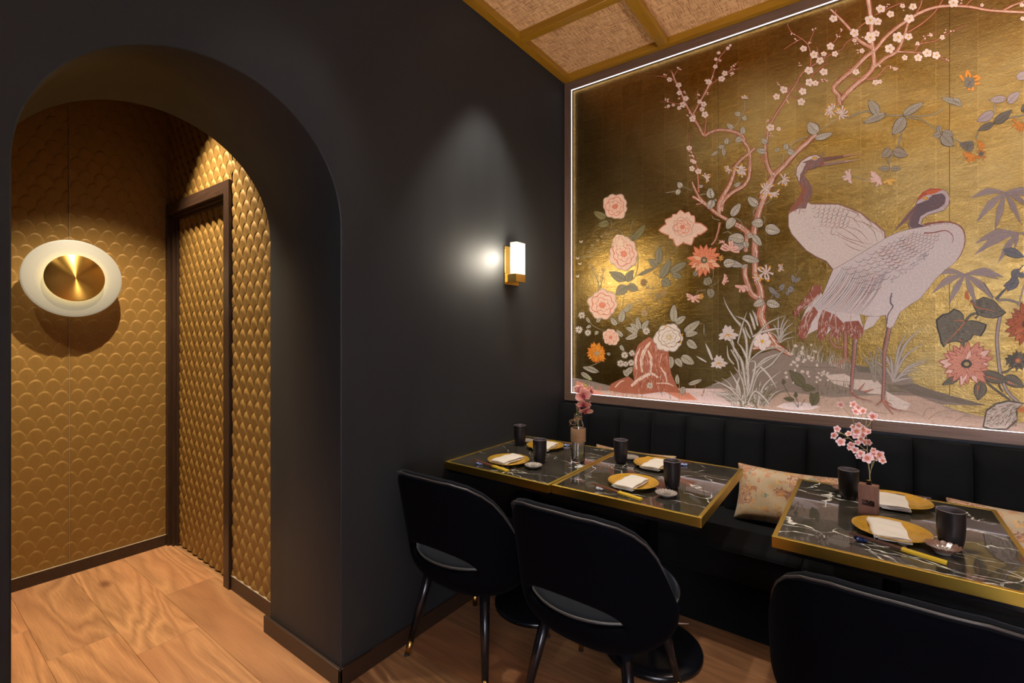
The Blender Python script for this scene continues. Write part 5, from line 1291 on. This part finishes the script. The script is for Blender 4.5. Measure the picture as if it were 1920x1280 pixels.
for x, y, n_, r in ((490, 850, 7, 95), (390, 1160, 7, 80)):
    q = T('i', [(x, y)])[0]; R = r/5.818
    for a, k in ((-2.3, .8), (-1.8, 1.05), (-1.2, 1.0), (-.6, .9), (.1, 1.3), (.5, 1.1), (2.6, 1.15), (3.0, 1.0), (1.2, .9), (1.9, .8)): petalp(P, q[0], q[1], a, R*k, R*.55, (206, 190, 178), (110, 98, 84), 24, .15)
    for a in (.3, 1.0, 2.4): stroke(P, [q, (q[0]+math.cos(a)*R*.7, q[1]+math.sin(a)*R*.7)], 2.4, .6, (212, 152, 60), 27)
for k in range(34):
    q = T('e', [(PR.gauss(600, 90), PR.gauss(690, 80))])[0]; blob(P, q[0], q[1], PR.uniform(1.6, 4), PR.uniform(1.5, 3.4), (206, 188, 168), 24, 9, wob=.2); 
for k in range(12):
    q = T('e', [(PR.uniform(740, 850), PR.uniform(760, 850))])[0]; blob(P, q[0], q[1], 2.4, 2, (210, 190, 170), 24, 8, wob=.2)
for x0, y0, x1, y1, w_ in ((640,910,490,755,100),(600,905,735,930,70),(700,1085,760,955,90),(720,1060,690,960,60),(540,1030,436,1015,44),(438,890,436,835,40),(553,1010,553,955,40)):
    a, b = T('e', [(x0, y0), (x1, y1)]); leafp(P, a[0], a[1], b[0], b[1], w_/4.922, (104, 96, 62), (58, 54, 26), 22)
for pts in ([(440, 890), (500, 1000), (575, 1100)], [(555, 1010), (575, 1060), (575, 1100)], [(600, 1080), (640, 1020)]): stroke(P, T('e', pts), 1.1, .8, (70, 62, 36), 21)
for x0, y0, x1, y1, w_ in ((1010,410,940,330,60),(1040,400,1010,440,70),(1060,370,1110,300,60),(1130,380,1150,430,50),(1150,340,1220,380,80),(1220,290,1190,200,50),(1220,280,1290,240,40),(1060,440,1000,420,60)):
    a, b = T('i', [(x0, y0), (x1, y1)]); leafp(P, a[0], a[1], b[0], b[1], w_/5.818, (140, 132, 122), (80, 76, 66), 12)
stroke(P, T('i', [(960, 460), (1010, 390), (1080, 370), (1150, 350), (1220, 270), (1250, 180), (1280, 130)]), 1.2, .8, (130, 122, 108), 11)
P.build()

# --- vines, bamboo and large flowers on the right
P = Paint('painted_bamboo')
LV = (158, 140, 134); LD = (112, 96, 92)
for c, tips in (((1045, 430), ((765, 478), (812, 672), (962, 730), (1167, 678), (1235, 560), (1290, 450), (1330, 500))), ((1150, 755), ((802, 840), (798, 930), (988, 990), (1120, 880), (1260, 800))), ((722, 1085), ((500, 1088), (456, 1238), (590, 1330), (810, 1330), (905, 1245), (992, 1125), (1035, 1110), (950, 1290)))):
    for tx, ty in tips:
        a, b = T('f', [c, (tx, ty)]); dx, dy = b[0]-a[0], b[1]-a[1]; L = math.hypot(dx, dy); up = -L*.12
        m_ = (a[0]+dx*.5, a[1]+dy*.5+up*(abs(dx)/L)); stroke(P, [a, m_, b], 1.6, .4, LD, 10, mid=L*.17+1.5); stroke(P, [a, m_, b], 1.2, .2, LV, 11, mid=L*.17); stroke(P, [a, m_, b], .4, .3, LD, 12)
stroke(P, T('g', [(1300, -400), (1250, -100), (1200, 110), (1180, 150)]), 2.4, 2.4, LV, 9)
P.build()
P = Paint('painted_vines')
for pts, w_ in (([(750, 782), (860, 742), (950, 765), (1110, 770), (1290, 770), (1380, 725)], 2.2), ([(1140, 785), (1240, 800), (1330, 862), (1390, 900), (1510, 955)], 2), ([(1110, 860), (1085, 960), (1060, 1000), (1020, 1070)], 2), ([(1735, 640), (1720, 740)], 2.4), ([(1615, 880), (1600, 930)], 2.4), ([(1920, 765), (1830, 785), (1760, 800)], 2.2)):
    stroke(P, T('c', pts), w_+.7, w_, (96, 88, 66), 8); stroke(P, T('c', pts), w_*.55, w_*.5, (164, 154, 132), 9)
for pts in ([(195, 0), (190, 40)], [(128, 150), (115, 195), (125, 235)], ):
    stroke(P, T('f', pts), 2.2, 2, (130, 120, 104), 8)
stroke(P, T('d', [(960, 295), (1030, 330), (1100, 310)]), 1.2, 1, (150, 138, 120), 8)
for t, L_, c, dk in (('c', ((948,768,885,664,72),(1002,758,848,822,56),(1110,772,1256,684,56),(1128,778,1042,902,84),(1500,690,1365,652,46),(1440,660,1505,712,54),(1370,895,1452,975,86),(1365,890,1312,905,46),(1375,880,1455,905,48),(1360,885,1348,830,40)), (164, 152, 130), GD),
    ('c', ((1805,655,1685,672,52),(1810,690,1895,612,62),(1722,745,1602,812,66),(1920,190,1990,150,60),(1868,525,1960,470,60)), (176, 156, 150), (110, 94, 88)), ('c', ((1720,822,1608,872,46),(1715,825,1842,732,62),(1900,740,1990,700,70)), (112, 102, 84), (50, 44, 34)),
    ('f', ((125,78,55,150,74),(140,100,268,135,84),(125,245,30,240,44),(130,240,212,238,44),(110,200,90,160,0.1)), (158, 142, 118), GD), ('f', ((1020,885,1200,948,80),(1150,1040,1100,1130,70),(1140,1100,1060,1220,80),(1120,1150,1030,1180,60),(1150,1080,1195,1110,50)), (112, 110, 112), (52, 54, 62))):
    k = TILES[t][2]
    for x0, y0, x1, y1, w_ in L_: a, b = T(t, [(x0, y0), (x1, y1)]); leafp(P, a[0], a[1], b[0], b[1], w_/k, c, dk, 10)
stroke(P, T('f', [(975, 1290), (1050, 1200), (1110, 1100), (1190, 1010)]), 2.6, 2, (84, 82, 84), 9)
for t, x, y, r, a0, sp_, c, l in (('f', 40, 310, 75, 2.6, 2.4, (222, 186, 170), (176, 110, 84)), ('f', 110, 320, 60, 1.3, 2.2, (218, 170, 70), (170, 110, 60)), ('d', 920, 300, 66, 3.0, 2.6, (216, 184, 170), (168, 104, 80)), ('c', 1560, 545, 75, -.6, 4.6, (222, 140, 30), (170, 96, 20)), ('f', 770, 120, 70, 1.9, 2.6, (224, 138, 26), (170, 90, 16)), ('f', 830, 60, 50, -.3, 2.4, (224, 138, 26), (170, 90, 16)), ('f', 850, 130, 44, 0, 5, (212, 126, 30), (84, 72, 60)), ('c', 1900, 820, 60, 1.8, 3, (222, 140, 30), (160, 90, 20))):
    q = T(t, [(x, y)])[0]; honey(P, q[0], q[1], r/TILES[t][2], a0, sp_, 8, c, l, False, 14)
for t, x, y, rx, ry in (('c', 1560, 550, 40, 34), ('f', 745, 60, 60, 40), ('f', 850, 120, 22, 20)):
    q = T(t, [(x, y)])[0]; k = TILES[t][2]; blob(P, q[0], q[1], rx/k, ry/k, (120, 110, 92), 17, 12, wob=.25); 
    for s in range(8): stroke(P, [q, (q[0]+PR.uniform(-rx, rx)/k, q[1]+PR.uniform(-ry, ry)/k)], .6, .4, (60, 54, 44), 18)
P.build()
P = Paint('painted_dahlias')
for pts, w_, c in (([(1040, 220), (1012, 400), (1022, 560), (1040, 700), (1095, 850), (1190, 945)], 6, (168, 150, 144)), ([(860, 700), (940, 790), (1040, 870), (1120, 925)], 3.4, (96, 88, 72)), ([(1050, 740), (1030, 800), (1060, 860)], 3, (96, 88, 72)), ([(1000, 90), (1060, 30), (1110, -20)], 3, (96, 92, 90)), ([(1010, 100), (1120, 100), (1200, 130)], 3.4, (150, 142, 138)), ([(750, 270), (800, 220), (850, 210)], 3.6, (104, 96, 76)), ([(980, 80), (930, 0), (900, -40)], 2.6, (110, 104, 92)), ([(830, 250), (860, 225)], 2.6, (104, 96, 76)), ([(1130, 660), (1090, 690), (1040, 700)], 3, (104, 96, 76))):
    stroke(P, T('g', pts), w_+1, w_+.8, (70, 62, 54), 8); stroke(P, T('g', pts), w_*.8, w_*.7, c, 9)
GB = (104, 96, 76); GK = (48, 42, 30)
def bigleaf(pts, ribs, red):
    p = T('g', pts); P.poly(p, GK, 10); cx_ = sum(q[0] for q in p)/len(p); cy_ = sum(q[1] for q in p)/len(p)
    P.poly([(cx_+(q[0]-cx_)*.93, cy_+(q[1]-cy_)*.93) for q in p], GB, 11)
    for k in range(60):
        a, b = PR.choice(p), (cx_, cy_); t_ = PR.uniform(.15, .85); x, y = a[0]+(b[0]-a[0])*t_, a[1]+(b[1]-a[1])*t_
        stroke(P, [(x, y), (x+PR.uniform(-4, 4), y+PR.uniform(-3, 3)), (x+PR.uniform(-7, 7), y+PR.uniform(-4, 4))], .8, .3, PR.choice((GK, GK, (132, 122, 100))), 12)
    for r in ribs: stroke(P, T('g', r), 2.2, .6, (196, 106, 44) if red else GK, 13)
bigleaf([(505,262),(560,215),(610,205),(655,168),(700,185),(735,220),(745,270),(800,265),(860,275),(930,300),(915,350),(880,400),(820,385),(800,420),(750,450),(730,512),(710,450),(660,440),(600,460),(570,492),(545,450),(530,380),(512,330)], [[(745, 280), (690, 350), (620, 420), (580, 460)], [(740, 270), (690, 265), (650, 275)], [(700, 420), (720, 440)]], True)
bigleaf([(790,100),(850,95),(900,70),(950,85),(1000,110),(1040,160),(1090,200),(1050,235),(980,252),(900,240),(850,220),(820,160)], [[(790, 110), (850, 160), (930, 175), (1000, 195)]], True)
P.poly(T('g', [(768, 12), (742, 50), (750, 90), (775, 100), (790, 80), (775, 50)]), (190, 104, 44), 12)
for x0, y0, x1, y1, w_, hi in ((720,715,553,802,64,None),(880,765,852,930,112,(190,104,50)),(870,700,1120,770,100,(180,100,56)),(1060,740,1240,820,100,(190,120,80)),(1130,560,1090,640,40,None)):
    a, b = T('g', [(x0, y0), (x1, y1)]); leafp(P, a[0], a[1], b[0], b[1], w_/4.414, GB, GK, 10, hi=hi)
q = T('g', [(760, 628)])[0]; dahlia(P, q[0], q[1], 53, 44, (208, 140, 114), (226, 188, 170), (160, 84, 60), n=21, ctr=(70, 58, 40), lay=14)
q = T('g', [(1260, 300)])[0]; dahlia(P, q[0], q[1], 46, 42, (176, 88, 30), (196, 108, 50), (120, 56, 20), n=20, ctr=(80, 60, 40), lay=14)
q = T('g', [(1185, 600)])[0]; dahlia(P, q[0], q[1], 25, 21, (84, 74, 56), (110, 98, 76), (48, 42, 30), n=15, ctr=(196, 104, 50), lay=14)
P.poly(T('g', [(890, 1150), (920, 1010), (1000, 950), (1110, 925), (1240, 950), (1185, 1000), (1180, 1100), (1100, 1170), (960, 1175)]), (80, 70, 52), 10); P.poly(T('g', [(905, 1140), (930, 1020), (1005, 965), (1105, 940), (1225, 958), (1170, 1000), (1165, 1090), (1090, 1160), (965, 1160)]), (186, 168, 152), 11)
for k in range(90):
    x, y = PR.uniform(920, 1170), PR.uniform(960, 1150); a = math.atan2(940-y, 1200-x)+PR.uniform(-.3, .3); stroke(P, T('g', [(x, y), (x+math.cos(a)*40, y+math.sin(a)*40)]), 1.3, .3, PR.choice(((96, 84, 60), (112, 100, 72), (220, 204, 192), (70, 60, 44))), 12)
P.poly(T('g', [(1170, 1010), (1240, 970), (1280, 1000), (1230, 1030)]), (196, 112, 50), 13)
P.build()

# --- the two cranes
WH = (212, 196, 182); WL = (104, 84, 78); RD = (140, 74, 48); DK = (104, 82, 80)
def feathers(P, A_, B_, C_, D_, nu, nv, r, lay, line=WL, fade=True):
    for j in range(nv):
        for k in range(nu):
            u = (k+(.5 if j % 2 else 0))/nu; v = j/max(1, nv-1)
            if u > 1: continue
            x = (A_[0]*(1-u)+B_[0]*u)*(1-v)+(D_[0]*(1-u)+C_[0]*u)*v; y = (A_[1]*(1-u)+B_[1]*u)*(1-v)+(D_[1]*(1-u)+C_[1]*u)*v
            r_ = r*(1+.9*u) if fade else r; a0 = math.atan2(C_[1]-A_[1], C_[0]-A_[0])*.6+.2
            arc = [(x+math.cos(a0+q)*r_, y+math.sin(a0+q)*r_*.8) for q in (-1.3, -.7, 0, .7, 1.3)]
            stroke(P, arc, .35, .35, PR.choice((line, (150, 104, 84))), lay, mid=.95)
def plumes(P, pts_list, lay, c=(134, 66, 40)):
    for pts in pts_list:
        p = T('e', pts); P.poly(p, (146, 78, 52), lay)
        cx_ = sum(q[0] for q in p)/len(p); cy_ = sum(q[1] for q in p)/len(p)
        for k in range(90):
            a = PR.choice(p); t_ = PR.uniform(0, .9); x, y = a[0]+(cx_-a[0])*t_, a[1]+(cy_-a[1])*t_
            stroke(P, [(x, y), (x+PR.uniform(-2, 2), y+3), (x+PR.uniform(-4, 2), y+7)], .9, .25, PR.choice(((104, 44, 28), (176, 104, 76), (206, 172, 152), (216, 194, 180), c)), lay+1)
def eye(P, x, y, k):
    blob(P, x, y, 5.2*k, 3.4*k, (206, 190, 178), 60); blob(P, x, y, 4.2*k, 2.6*k, (120, 76, 30), 61); blob(P, x, y, 3.4*k, 2.1*k, (222, 160, 30), 62)
P = Paint('painted_crane')
P.poly(T('d', [(640, 190), (700, 150), (860, 132), (1022, 120), (860, 150), (720, 180)]), (120, 76, 58), 30); P.poly(T('d', [(660, 205), (720, 190), (870, 175), (1002, 163), (870, 192), (690, 222)]), (150, 116, 98), 30)
stroke(P, T('d', [(860, 140), (940, 130), (1010, 122)]), 2.6, 1, (190, 128, 98), 31); stroke(P, T('d', [(870, 182), (940, 174), (995, 165)]), 2, 1, (190, 150, 124), 31)
body = [(700,150),(640,125),(580,137),(515,178),(482,230),(475,290),(500,350),(527,400),(520,440),(480,500),(440,550),(415,610),(415,700),(440,765),(500,835),(560,900),(640,950),(720,985),(780,1060),(900,1080),(1100,980),(1200,860),(1195,745),(1140,690),(1080,655),(1000,590),(900,550),(820,520),(600,517),(580,505),(612,440),(612,390),(575,330),(545,290),(575,252),(640,235),(700,205)]
P.poly(T('d', body), (132, 84, 66), 30)
bi = [(690,160),(640,132),(585,144),(522,185),(490,232),(483,290),(508,350),(535,400),(528,440),(488,503),(447,555),(422,612),(422,700),(447,760),(506,828),(565,892),(645,942),(724,977),(784,1050),(900,1070),(1090,975),(1190,855),(1186,750),(1134,698),(1074,662),(996,598),(898,558),(818,528),(600,526),(572,508),(604,438),(604,392),(567,334),(536,290),(568,245),(640,226),(690,198)]
P.poly(T('d', bi), WH, 31)
P.poly(T('d', [(530, 190), (600, 165), (690, 150), (705, 200), (640, 232), (570, 250), (540, 290), (570, 335), (608, 392), (606, 440), (575, 505), (560, 560), (500, 560), (440, 590), (470, 510), (525, 440), (530, 400), (505, 350), (515, 290), (540, 240), (560, 200)]), (128, 92, 80), 32)
P.poly(T('d', [(500, 350), (540, 360), (560, 420), (540, 500), (500, 540), (430, 600), (445, 555), (525, 440), (527, 400)]), (146, 80, 52), 33)
for k in range(170):
    t_ = PR.random(); pth = smooth(T('d', [(640, 190), (560, 220), (520, 290), (550, 360), (575, 420), (540, 500), (480, 570)]), 6); i_ = int(t_*(len(pth)-1)); x, y = pth[i_][0]+PR.uniform(-9, 9)*.8, pth[i_][1]+PR.uniform(-7, 7)
    stroke(P, [(x, y), (x+PR.uniform(-2, 2), y+PR.uniform(2, 7))], .8, .25, PR.choice(((96, 66, 58), (160, 84, 54), (150, 116, 104), (104, 78, 72))), 34)
for k in range(60):
    x, y = T('d', [(PR.uniform(520, 830), PR.uniform(560, 840))])[0]; stroke(P, [(x, y), (x+PR.uniform(1, 5), y+PR.uniform(.5, 4))], .6, .25, PR.choice((WL, (150, 96, 76), (206, 190, 182))), 34)
feathers(P, *T('d', [(610, 540), (860, 550), (880, 680), (660, 680)]), 7, 5, 6.5, 35)
for pts in ([(850, 560), (950, 590), (1000, 640)], [(880, 620), (940, 640), (1000, 720)], [(1000, 600), (1080, 680), (1060, 720)], [(940, 650), (1060, 690), (1190, 770)], [(880, 700), (990, 740), (1060, 820)], [(820, 700), (940, 770), (1040, 860)], [(800, 740), (900, 800), (1100, 850)], [(1000, 650), (1100, 740), (1130, 830)], [(820, 780), (930, 830), (1060, 880)], [(860, 830), (940, 880), (1020, 900)], [(1080, 660), (1150, 720), (1180, 790)], [(900, 570), (980, 600), (940, 640)], [(780, 700), (760, 760), (830, 770)]):
    stroke(P, T('d', pts), .5, .3, (150, 108, 88), 36, mid=1.3)
eye(P, *T('d', [(630, 158)])[0], 1.15); blob(P, *T('d', [(690, 200)])[0], 4, 3, (150, 76, 50), 40)
for k in range(10): x, y = T('d', [(700, 140)])[0]; stroke(P, [(x, y), (x+PR.uniform(-6, 6), y-PR.uniform(2, 8))], .8, .2, (120, 96, 90), 33)
for pts, w_ in (([(1010, 380), (1012, 500), (1010, 640)], 7), ([(880, 400), (875, 480), (920, 540), (985, 548)], 4)): stroke(P, T('e', pts), w_+1, w_+1, (120, 66, 50), 24); stroke(P, T('e', pts), w_*.7, w_*.7, (176, 120, 98), 25)
for pts in ([(1005, 650), (950, 680), (860, 705)], [(990, 670), (950, 720), (915, 760)], [(1010, 650), (1060, 690)]): stroke(P, T('e', pts), 4, 1, (170, 120, 98), 25)
for k in range(20): x, y = T('e', [(PR.uniform(995, 1025), PR.uniform(400, 640))])[0]; stroke(P, [(x-1.5, y), (x+1.5, y+.5)], .5, .4, (110, 60, 46), 26)
P.build()
P = Paint('painted_crane')
P2 = P
out = T('d', [(775,1045),(850,1005),(1000,915),(1190,800)])+T('f', [(50,815),(110,780),(200,742),(280,722),(400,700),(480,672),(560,663),(640,672),(700,715),(728,790),(722,850),(690,935),(630,1005),(560,1055),(500,1112),(430,1200),(365,1280)])+T('g', [(290,142),(210,205),(175,275),(160,312),(130,335),(98,322),(92,240)])+T('e', [(1385,250),(1300,265),(1200,258),(1145,240),(1180,380),(1110,470),(1040,430),(1000,380),(950,440),(880,380),(830,440),(760,380),(640,440),(600,300),(640,200),(700,110),(770,20)])+T('d', [(690,1250),(740,1130)])
P.poly(out, (120, 92, 84), 42)
cx_ = 1690; cy_ = 500
def shrink(p, d=.8):
    n = len(p); o_ = []
    ar = sum(p[i][0]*p[(i+1) % n][1]-p[(i+1) % n][0]*p[i][1] for i in range(n)); sg_ = 1 if ar > 0 else -1
    for i in range(n):
        a, b = p[i-1], p[(i+1) % n]; dx, dy = b[0]-a[0], b[1]-a[1]; l = math.hypot(dx, dy) or 1; o_.append((p[i][0]-dy/l*d*sg_, p[i][1]+dx/l*d*sg_))
    return o_
P.poly(shrink(out), (208, 194, 186), 43)
P.poly(T('e', [(1175, 385), (1190, 330), (1215, 262), (1335, 262), (1265, 350), (1205, 380)]), (206, 192, 184), 43)
# head and beak
P.poly(T('f', [(340, 520), (300, 560), (230, 640), (150, 745), (230, 680), (300, 630), (330, 590)]), (128, 92, 84), 46)
stroke(P, T('f', [(320, 560), (240, 650), (160, 738)]), 1.5, .5, (84, 56, 50), 47)
head = [(330,520),(345,480),(380,430),(440,398),(520,400),(575,420),(602,470),(592,530),(560,572),(500,592),(430,612),(385,642),(372,680),(410,702),(290,725),(268,690),(280,640),(310,590)]
P.poly(T('f', head), (110, 82, 78), 45); P.poly(shrink(T('f', head), 1.0), (190, 172, 168), 46)
P.poly(T('f', [(335,525),(400,500),(470,450),(540,438),(568,470),(560,520),(510,560),(420,590),(365,625),(348,680),(400,700),(295,718),(275,690),(285,640),(310,590)]), (98, 76, 78), 47)
P.poly(T('f', [(340, 500), (350, 470), (385, 430), (440, 402), (500, 400), (550, 408), (490, 430), (420, 450), (370, 480)]), (176, 74, 30), 48)
P.poly(T('f', [(400, 425), (460, 412), (540, 412), (480, 440), (430, 450)]), (200, 96, 40), 49)
for k in range(90):
    x, y = T('f', [(PR.uniform(430, 565), PR.uniform(450, 560))])[0]; stroke(P, [(x, y), (x+PR.uniform(1, 4), y-PR.uniform(-1, 3))], .9, .3, PR.choice(((134, 72, 50), (84, 58, 54), (120, 100, 100))), 50)
for k in range(70):
    pth = smooth(T('f', [(340, 540), (320, 620), (320, 690), (400, 700), (520, 680), (620, 680)]), 6); q = PR.choice(pth); stroke(P, [q, (q[0]+PR.uniform(-3, 4), q[1]+PR.uniform(-3, 3))], .9, .3, PR.choice(((110, 84, 80), (150, 80, 56), (84, 64, 64))), 50)
stroke(P, T('f', [(400, 690), (520, 668), (630, 675), (700, 720), (722, 800), (700, 900), (650, 980)]), 4, .7, (136, 72, 50), 48, .3, mid=2)
stroke(P, T('f', [(395, 755), (470, 752), (560, 735), (610, 760), (628, 800), (615, 840)]), 2.4, .8, (136, 70, 46), 48, .2)
eye(P, *T('f', [(406, 478)])[0], 1.25)
# wing
feathers(P, *T('f', [(290, 745), (520, 770), (400, 960), (180, 830)]), 8, 7, 5.5, 46, fade=False)
feathers(P, *T('f', [(200, 770), (330, 900), (200, 1040), (20, 880)]), 7, 6, 8, 46, fade=False)
feathers(P, *T('d', [(1180, 830), (1300, 980), (1100, 1230), (880, 1010)]), 6, 7, 11, 46, fade=False)
for k in range(26):
    t_ = k/25; a = T('d', [(860+t_*330, 1020+t_*60)])[0]; b = T('e', [(700+t_*440, 190+t_*60)])[0]; mx = ((a[0]+b[0])/2+PR.uniform(-3, 3)+6, (a[1]+b[1])/2)
    stroke(P, [a, mx, b], .4, .4, PR.choice((WL, (96, 88, 100), (150, 100, 80))), 47, mid=.95)
for k in range(6):
    t_ = k/5; stroke(P, T('f', [(140-t_*50, 1000+t_*110), (40-t_*30, 1100+t_*90), (-110, 1180+t_*90)]), .4, .3, (150, 136, 142), 47, mid=.9)
for k in range(60):
    x, y = T('f', [(PR.uniform(110, 420), 0)])[0][0], 0; fx = PR.uniform(130, 420); fy = 1130-(fx-130)*.72+PR.uniform(-20, 30); q = T('f', [(fx, fy)])[0]; stroke(P, [q, (q[0]-PR.uniform(2, 5), q[1]+PR.uniform(1, 4))], .9, .25, (110, 96, 104), 47)
for k in range(40):
    q = T('e', [(PR.uniform(1150, 1420), PR.uniform(90, 260))])[0]; stroke(P, [q, (q[0]+PR.uniform(-4, 4), q[1]+PR.uniform(1, 3))], .5, .25, (140, 122, 122), 47)
stroke(P, T('g', [(140, 40), (130, 120), (150, 150), (110, 220), (100, 300)]), 3, 2, (112, 96, 104), 47, .4)
plumes(P, ([(720,-30),(640,90),(560,180),(525,230),(545,272),(600,205),(700,140),(780,50),(800,-20)], [(720,170),(640,240),(578,350),(570,420),(622,492),(655,440),(690,330),(760,220)], [(800,200),(760,300),(750,430),(790,502),(832,440),(860,330),(880,230)], [(900,230),(860,330),(890,430),(950,502),(975,420),(1000,330)], [(1000,310),(1000,390),(1050,440),(1110,480),(1170,430),(1182,385),(1130,300)]), 50)
for p0, p1 in (([(760, 60), (700, 130), (620, 190)], 3), ([(700, 190), (650, 270), (630, 380)], 3.4), ([(830, 180), (800, 280), (790, 360)], 2.6), ([(920, 200), (920, 300), (930, 380)], 2.6), ([(1060, 250), (1060, 330), (1090, 400)], 3)):
    stroke(P, T('e', p0), p1, .6, (196, 168, 152), 53, .3)
for pts, w_ in (([(1100, 470), (1092, 600), (1075, 800), (1065, 945)], 6.5), ([(1420, 330), (1392, 480), (1368, 600), (1366, 800), (1355, 1030)], 6.5)):
    stroke(P, T('e', pts), w_+3, w_, (104, 78, 74), 40); stroke(P, T('e', pts), w_*.7, w_*.55, (172, 112, 88), 41)
    for q in smooth(T('e', pts), 9): stroke(P, [(q[0]-1.6, q[1]), (q[0]+2.2, q[1]+.6)], .6, .4, (100, 84, 88), 42); blob(P, q[0]+2, q[1]+1, .7, .7, (206, 190, 180), 43, 6)
for pts in ([(1065, 940), (1120, 1005), (1260, 1042)], [(1065, 945), (1060, 990)], [(1135, 945), (1190, 872)], [(1180, 958), (1270, 930)], [(1355, 1030), (1290, 1080)], [(1355, 1035), (1430, 1100), (1540, 1132)], [(1370, 1060), (1450, 1165)], [(1360, 1030), (1440, 1075)]): stroke(P, T('e', pts), 4.2, 1.2, (110, 62, 46), 40, .2); stroke(P, T('e', pts), 2.6, .7, (184, 116, 88), 41)
P.build()
